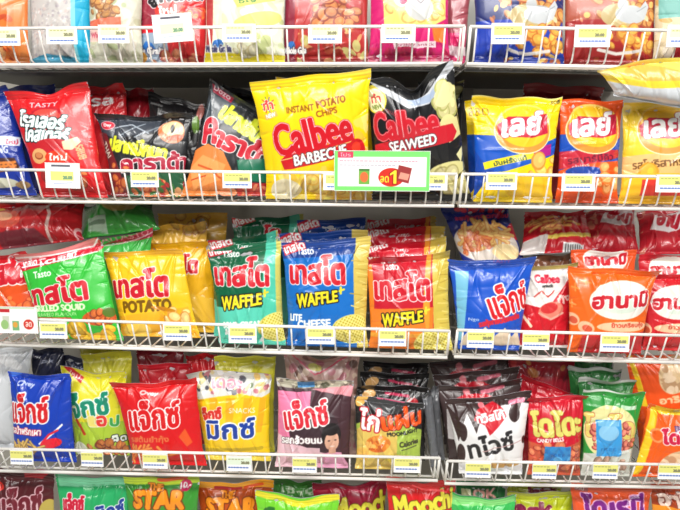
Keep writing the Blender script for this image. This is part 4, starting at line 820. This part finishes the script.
bag(SB, 'black bag showing behind the black seaweed bag', g2, '2L', (418, 82), (464, 80), (462, N), (420, N), .145, T=.018, base=(30, 31, 34), seed=34, parts=False, q=1.2, A=.002, art=lambda c: c.crisps(452, 86, 12, 10, 5, (200, 200, 140), (150, 150, 90), 7))
g3 = 'potato chip bags on the right of the second shelf'
bag(SB, 'yellow and blue potato chip bag with red oval logo', g3, '2R', (471, 97), (562, 97), (552, N), (473, N), .055, art=lays(0, 474), seed=35, q=2.3)
bag(SB, 'yellow and blue chip bag mostly hidden behind its twin in front', g3, '2R', (464, 100), (545, 101), (540, N), (467, N), .108, art=lays(0, 468), seed=36, q=1.3)
bag(SB, 'orange and blue potato chip bag with red oval logo', g3, '2R', (560, 99), (623, 101), (618, N), (555, N), .058, art=lays(1, 562), seed=37, q=2.3, T=.021)
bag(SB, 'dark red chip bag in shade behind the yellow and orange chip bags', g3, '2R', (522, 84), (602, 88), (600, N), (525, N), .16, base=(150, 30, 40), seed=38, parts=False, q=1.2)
bag(SB, 'gold potato chip bag at the right edge of the second shelf', g3, '2R', (622, 103), (712, 103), (700, N), (618, N), .056, art=lays(2, 620), seed=39, q=2.3)
bag(SB, 'gold and silver chip bag lying flat on top of the gold chip bag', g3, '2R', (596, 70), (722, 54), (722, 116), (614, 96), (-.006, -.006, .010, .010), T=.024, sag=-4, art=a_laysflat, seed=40, A=.002, seals=(.06, .08))
g4 = 'cracker and waffle bags on the third shelf'
bag(SB, 'red-orange bag cut by the left edge of the third shelf', g4, '3L', (-34, 257), (28, 251), (50, N), (-20, N), .098, art=a_tleft, seed=41)
bag(SB, 'red bag lying on top at the left of the third shelf', g4, '3L', (-16, 207), (86, 201), (84, 240), (-12, 251), (.22, .22, .14, .14), T=.034, art=a_redflat, seed=42, A=.002)
bag(SB, 'bright green squid flavour bag with red header', g4, '3L', (16, 257), (102, 238), (124, N), (40, N), .055, tilt=.035, art=a_squid, seed=43, q=2.3)
bag(SB, 'green bag with maroon header directly behind the green squid bag', g4, '3L', (60, 250), (153, 227), (150, N), (70, N), .115, art=a_maroonhead, seed=44, q=1.5)
bag(SB, 'green bag lying flat on top of the bag with maroon header', g4, '3L', (84, 206), (152, 203), (160, 229), (80, 239), (.27, .27, .17, .17), T=.026, art=a_greenflat, seed=45, A=.002)
bag(SB, 'yellow potato cracker bag in front with dark brown word', g4, '3L', (103, 252), (183, 250), (201, N), (121, N), 0.09, T=.018, art=a_potato, seed=46, q=2.3)
bag(SB, 'yellow cracker bag just behind the front yellow potato bag', g4, '3L', (134, 242), (211, 240), (220, N), (142, N), .135, T=.018, art=a_potato2, seed=47, q=1.5)
bag(SB, 'third yellow cracker bag at the back of the yellow row', g4, '3L', (136, 226), (208, 222), (205, N), (140, N), .19, T=.018, art=a_potato3, seed=48, q=1.2)
bag(SB, 'furthest brownish yellow bag at the back of the yellow row', g4, '3L', (158, 213), (228, 212), (226, N), (160, N), .24, T=.018, art=a_potato3, seed=49, q=1.2)
bag(SB, 'front dark green waffle crisp bag', g4, '3L', (208, 252), (281, 240), (286, N), (219, N), .056, art=waffle(0, 212, 246), seed=50, q=2.3)
bag(SB, 'second dark green waffle bag, behind the front one', g4, '3L', (209, 240), (278, 230), (280, N), (214, N), .108, art=waffle(0, 213, 239, True), seed=51, q=1.5)
bag(SB, 'dark green waffle bag at the very back of its row', g4, '3L', (232, 218), (304, 214), (300, N), (236, N), .19, art=waffle(0, 236, 216, True), seed=52, q=1.3)
bag(SB, 'front bright blue waffle crisp bag with cheese picture', g4, '3L', (281, 243), (371, 236), (368, N), (287, N), .055, art=waffle(1, 287, 244), seed=53, q=2.3)
bag(SB, 'blue waffle bag behind the front blue one', g4, '3L', (279, 234), (368, 229), (364, N), (288, N), .108, art=waffle(1, 283, 236, True), seed=54, q=1.5)
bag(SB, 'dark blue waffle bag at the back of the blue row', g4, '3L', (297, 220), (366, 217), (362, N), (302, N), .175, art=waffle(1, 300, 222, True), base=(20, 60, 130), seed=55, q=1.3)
bag(SB, 'front red and orange waffle crisp bag, green-yellow side', g4, '3L', (365, 258), (449, 250), (453, N), (369, N), .055, art=waffle(2, 371, 250), seed=56, q=2.3)
bag(SB, 'red waffle bag second in its row', g4, '3L', (366, 246), (446, 236), (448, N), (371, N), .108, art=waffle(2, 369, 243, True), seed=57, q=1.5)
bag(SB, 'red waffle bag third in its row', g4, '3L', (367, 229), (445, 226), (444, N), (372, N), .165, art=waffle(2, 370, 228, True), seed=58, q=1.3)
bag(SB, 'red waffle bag at the very back of its row', g4, '3L', (367, 219), (436, 216), (438, N), (372, N), .225, art=waffle(2, 370, 219, True), seed=59, q=1.2)
g5 = 'prawn snack bags on the third shelf at right'
bag(SB, 'dark blue bag with fried stick picture leaning above the bright blue bag', g5, '3R', (440, 208), (507, 205), (529, 268), (468, 280), (.20, .20, .135, .135), T=.018, art=a_jaxtop, seed=60, q=2)
bag(SB, 'bright blue corn snack bag with red slanted letters', g5, '3R', (447, 259), (536, 256), (519, N), (458, N), .056, art=a_jaxblue, seed=61, q=2.3, sag=2, A=.002)
bag(SB, 'navy bag between the red waffle bag and the bright blue bag', g5, '3R', (448, 272), (520, 268), (512, N), (460, N), .108, T=.015, base=(30, 44, 96), seed=62, parts=False, q=1.3, art=lambda c: c.rect(440, 295, 470, 350, (40, 70, 140)))
bag(SB, 'white and red prawn stick bag', g5, '3R', (520, 266), (577, 262), (570, N), (515, N), .085, T=.018, art=a_calbeered, seed=63, q=2.3)
bag(SB, 'brown and gold bag behind the white and red prawn bag', g5, '3R', (520, 257), (570, 254), (570, N), (522, N), .128, T=.014, base=(110, 70, 50), seed=64, parts=False, q=1.2)
bag(SB, 'red bag with fries picture lying above the white and red bag', g5, '3R', (524, 215), (585, 212), (598, 250), (519, 255), (.22, .22, .13, .13), T=.018, art=a_redlying, seed=65)
bag(SB, 'red bag with white patch lying at the back centre of the right shelf', g5, '3R', (583, 212), (634, 209), (640, 254), (586, 254), (.23, .23, .137, .137), T=.02, art=a_redpile(617, 222), seed=66, A=.002)
bag(SB, 'red bag with white patch lying at the back right edge', g5, '3R', (636, 212), (712, 208), (712, 254), (638, 254), (.23, .23, .14, .14), T=.02, art=a_redpile(667, 228), seed=67, A=.002)
bag(SB, 'orange prawn cracker bag in front with red script', g5, '3R', (567, 266), (658, 270), (641, N), (567, N), .055, art=hanami((240, 104, 26), 620, 300), seed=68, q=2.3, T=.023)
bag(SB, 'orange prawn bag peeking above the front orange prawn bag', g5, '3R', (570, 249), (636, 250), (636, N), (574, N), .108, art=hanami((226, 84, 34), 607, 260, .7), seed=69, q=1.6)
bag(SB, 'red prawn cracker bag at the right edge of the third shelf', g5, '3R', (644, 274), (718, 270), (704, N), (642, N), .084, art=hanami((206, 34, 44), 678, 302, .9), seed=70, q=2.3, T=.022)
bag(SB, 'red bag behind the right edge red prawn cracker bag', g5, '3R', (638, 255), (712, 254), (706, N), (640, N), .11, art=hanami((196, 30, 44), 672, 270, .7), seed=71, q=1.5)
g6 = 'corn snack bags on the fourth shelf'
bag(SB, 'plain silver white bag at the left edge of the fourth shelf', g6, '4L', (-30, 352), (34, 343), (22, N), (-24, N), .115, art=a_silver, seed=72, mtl=MATTE, q=1.5)
bag(SB, 'black navy bag behind the royal blue bag', g6, '4L', (30, 348), (64, 346), (66, N), (36, N), .15, T=.018, art=a_navy, seed=73, q=1.3, base=(28, 32, 60))
bag(SB, 'navy bag left of the yellow bags at the back of the fourth shelf', g6, '4L', (60, 353), (98, 356), (96, N), (66, N), .155, T=.018, art=a_navy, seed=74, q=1.3, base=(28, 32, 80))
bag(SB, 'royal blue corn snack bag with red letters at lower left', g6, '4L', (9, 370), (71, 373), (77, N), (13, N), .058, art=a_jaxroyal, seed=75, q=2.3, T=.02, sag=1)
bag(SB, 'yellow-green corn snack bag between royal blue and red bags', g6, '4L', (60, 366), (126, 372), (130, N), (76, N), .095, T=.018, art=a_jaxyellow, seed=76, q=2.3, dip=3)
bag(SB, 'olive yellow bag behind the yellow-green corn snack bag', g6, '4L', (82, 353), (132, 350), (134, N), (86, N), .145, art=a_yellowback, base=(210, 205, 60), seed=77, q=1.3)
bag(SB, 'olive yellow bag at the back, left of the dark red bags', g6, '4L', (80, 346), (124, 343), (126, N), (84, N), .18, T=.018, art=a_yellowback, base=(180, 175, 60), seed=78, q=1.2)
bag(SB, 'bright red corn snack bag with white outlined letters', g6, '4L', (111, 382), (197, 376), (207, N), (133, N), .055, art=a_jaxred, seed=79, q=2.3, dip=4, A=.0016)
bag(SB, 'red bag directly behind the bright red corn snack bag', g6, '4L', (138, 364), (192, 362), (196, N), (142, N), .112, T=.018, base=(186, 24, 40), seed=80, q=1.4, art=lambda c: c.text('Ovey', 168, 378, 14, 5, (240, 200, 200), bold=.4, part=1))
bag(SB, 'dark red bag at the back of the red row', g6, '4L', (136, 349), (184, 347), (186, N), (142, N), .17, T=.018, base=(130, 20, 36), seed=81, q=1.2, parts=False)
bag(SB, 'red bag at the back between the red row and the yellow row', g6, '4L', (186, 353), (218, 352), (220, N), (190, N), .16, T=.018, base=(196, 30, 40), seed=82, q=1.2, parts=False)
bag(SB, 'yellow mixed snack bag with dark blue letters', g6, '4L', (187, 372), (272, 374), (271, N), (206, N), .082, art=a_mix, seed=83, q=2.3, sag=-2)
bag(SB, 'yellow bag behind the yellow bag with dark blue letters', g6, '4L', (214, 356), (276, 356), (275, N), (218, N), .125, art=a_yellowback, base=(236, 206, 40), seed=84, q=1.3)
bag(SB, 'pink and dark brown bag with a printed portrait', g6, '4L', (277, 377), (354, 379), (351, N), (275, N), .057, art=a_pink, seed=85, q=2.3, mtl=MATTE)
bag(SB, 'pinkish brown bag behind the bag with the portrait', g6, '4L', (284, 352), (360, 351), (356, N), (286, N), .12, art=a_pinkback, seed=86, q=1.5, dip=6)
bag(SB, 'black and green grilled chicken bag with white and orange letters', g6, '4L', (354, 395), (425, 403), (421, N), (355, N), .056, art=a_chicken, seed=87, q=2.3)
for k, (lbl, dx, dy) in enumerate((('black bag second in the row behind the grilled chicken bag', 2, 13), ('black bag third in the row behind the grilled chicken bag', 5, 25), ('black bag at the very back of the grilled chicken row', 8, 36))):
    bag(SB, lbl, g6, '4L', (355+dx, 397-dy), (429, 399-dy), (425, N), (358+dx, N), .10+.045*k, T=.017, art=a_chickenback, base=(30, 29, 30), seed=88+k, q=1.5, A=.0018)
for k, (lbl, x, t, b) in enumerate((('grey foil pack edge standing at the right end of the lower left shelf', 425, 393, 436), ('grey foil pack edge standing left of the brown and white bags', 432, 388, 441))):
    bag('foil_pack', lbl, g6, '4L', (x-3, t), (x+6, t-5), (b+4, N), (b-5, N), .07+.035*k, T=.008, base=(98, 100, 104), seed=92+k, parts=False, q=2, A=.0008)
g7 = 'sweet snack bags on the fourth shelf at right'
bag(SB, 'white and brown bag with black letters and red emblem in front', g7, '4R', (445, 400), (532, 391), (522, N), (459, N), .056, art=a_twist, seed=94, q=2.3, T=.022)
for k, (lbl, dx, dy) in enumerate((('second brown and white bag in the row', 5, 13), ('third brown and white bag in the row', 8, 25), ('brown and white bag at the very back of its row', 11, 37))):
    bag(SB, lbl, g7, '4R', (442-dx*1.2, 399-dy), (527-dx, 391-dy), (520-dx, N), (453-dx*.8, N), .104+.046*k, T=.018, art=a_twistback, base=(72, 56, 56), seed=95+k, q=1.6, A=.0018)
bag(SB, 'red bag with yellow ring-shaped letters and blue sticker', g7, '4R', (526, 396), (586, 393), (580, N), (527, N), .057, art=a_koko, seed=99, q=2.3, T=.018)
bag(SB, 'red bag leaning behind the red bag with yellow ring letters', g7, '4R', (520, 372), (572, 392), (572, N), (522, N), .108, T=.016, base=(196, 26, 44), seed=100, q=1.4, parts=False)
bag(SB, 'pinkish red bag at the back behind the ring letter bag', g7, '4R', (508, 358), (574, 362), (572, N), (512, N), .185, T=.018, base=(176, 40, 56), seed=101, q=1.3, parts=False, art=lambda c: c.speckle(c.Y > 0, [(206, 70, 70), (150, 30, 50), (226, 150, 90)], 40, 5))
bag(SB, 'green candy bag with white top seal and blue sticker in front', g7, '4R', (582, 387), (645, 392), (629, N), (581, N), .056, art=a_candy, seed=102, q=2.3, T=.018)
for k, (lbl, dx, dy) in enumerate((('second green bag with white top seal', 4, 11), ('third green bag with white top seal', 14, 22), ('green bag with white top seal at the very back', 20, 32))):
    bag(SB, lbl, g7, '4R', (582-dx, 388-dy), (640-dx*1.3, 391-dy), (630-dx, N), (580-dx*.6, N), .104+.046*k, T=.017, art=a_candyback, base=(50, 130, 64), seed=103+k, q=1.5)
bag(SB, 'orange bag with yellow edge at the lower right corner', g7, '4R', (648, 402), (716, 408), (700, N), (632, N), .055, art=a_orange, seed=107, q=2.2, T=.02)
bag(SB, 'orange bag standing behind and above the lower right orange bag', g7, '4R', (624, 352), (712, 354), (704, N), (640, N), .115, art=a_orangetop, base=(236, 84, 24), seed=108, q=1.6)
g8 = 'bags on the bottom shelf with only their tops in view'
for lbl, rw, TL, TR, xr, xl, Y, art, kw in (
    ('dark maroon bag at the left of the bottom shelf', '5L', (-20, 468), (54, 472), 60, -8, .06, a_b1, dict(sag=-4)),
    ('green bag between the maroon bag and the green star lettering bag', '5L', (56, 474), (130, 476), 130, 66, .06, a_b2, dict(dip=3, A=.002)),
    ('green and yellow bag with orange star word and round magenta spot', '5L', (124, 475), (200, 474), 196, 134, .055, a_b3b, dict(dip=3)),
    ('orange-brown bag with orange star word', '5L', (196, 481), (274, 479), 268, 206, .088, a_b4, dict(dip=2)),
    ('lime green bag with yellow band on the bottom shelf', '5L', (255, 490), (340, 494), 332, 262, .05, a_b5, dict(sag=2)),
    ('dark green bag behind the lime green bag', '5L', (272, 476), (322, 478), 320, 276, .135, a_b5b, dict(q=1.6)),
    ('maroon bag with yellow bubbly letters', '5L', (312, 481), (388, 475), 382, 318, .112, moochi((160, 26, 56), 364, 503), dict()),
    ('red bag with yellow bubbly letters', '5L', (386, 474), (456, 478), 448, 390, .055, moochi((214, 30, 34), 424, 500), dict(dip=4)),
    ('light green bag at the right of the red bag with bubbly letters', '5R', (450, 492), (516, 495), 508, 456, .05, a_b8, dict()),
    ('dark green bag behind the light green bag on the bottom shelf', '5R', (456, 478), (506, 479), 502, 460, .11, a_b8b, dict(q=1.6)),
    ('lime yellow bag with maroon word in front', '5R', (506, 490), (574, 486), 566, 512, .085, a_jack, dict(sag=2)),
    ('olive bag with maroon word behind the lime yellow bag', '5R', (506, 478), (562, 481), 556, 512, .132, a_jackb, dict(q=1.6)),
    ('orange bag with purple bubbly letters', '5R', (570, 481), (652, 484), 640, 578, .056, a_dore, dict(dip=3)),
    ('brown-orange bag at the right of the bottom shelf', '5R', (650, 480), (716, 478), 704, 654, .06, a_ari, dict())):
    kw.setdefault('dip', 3.5); kw.setdefault('q', 2.2); kw.setdefault('T', .02)
    bag(SB, lbl, g8, rw, TL, TR, (xr, N), (xl, N), Y, art=art, seed=int(abs(TL[0]))+110, **kw)
# ------------------------------------------------------------------ light
w = bpy.data.worlds.new('store'); w.use_nodes = True; S.world = w
bg = w.node_tree.nodes['Background']; bg.inputs[0].default_value = (1, .985, .96, 1); bg.inputs[1].default_value = .17
def area(loc, size, power, target, col=(1, .98, .95)):
    l = bpy.data.lights.new('ceiling_tube', 'AREA'); l.shape = 'RECTANGLE'; l.size, l.size_y = size; l.energy = power; l.color = col
    o = bpy.data.objects.new('ceiling_tube', l); COL.objects.link(o); o.location = loc
    from mathutils import Vector
    o.rotation_euler = (Vector(target)-Vector(loc)).to_track_quat('-Z', 'Y').to_euler()
for x in (-1.3, .2, 1.7):
    area((x, -1.7, 2.75), (1.3, .25), 29, (x, .1, 1.1))
area((0, -3.0, 2.75), (3.6, .3), 60, (0, .1, 1.1))
S.view_settings.view_transform = 'Standard'; S.view_settings.look = 'None'; S.view_settings.gamma = 1; S.view_settings.exposure = -.02
S.view_settings.use_curve_mapping = False
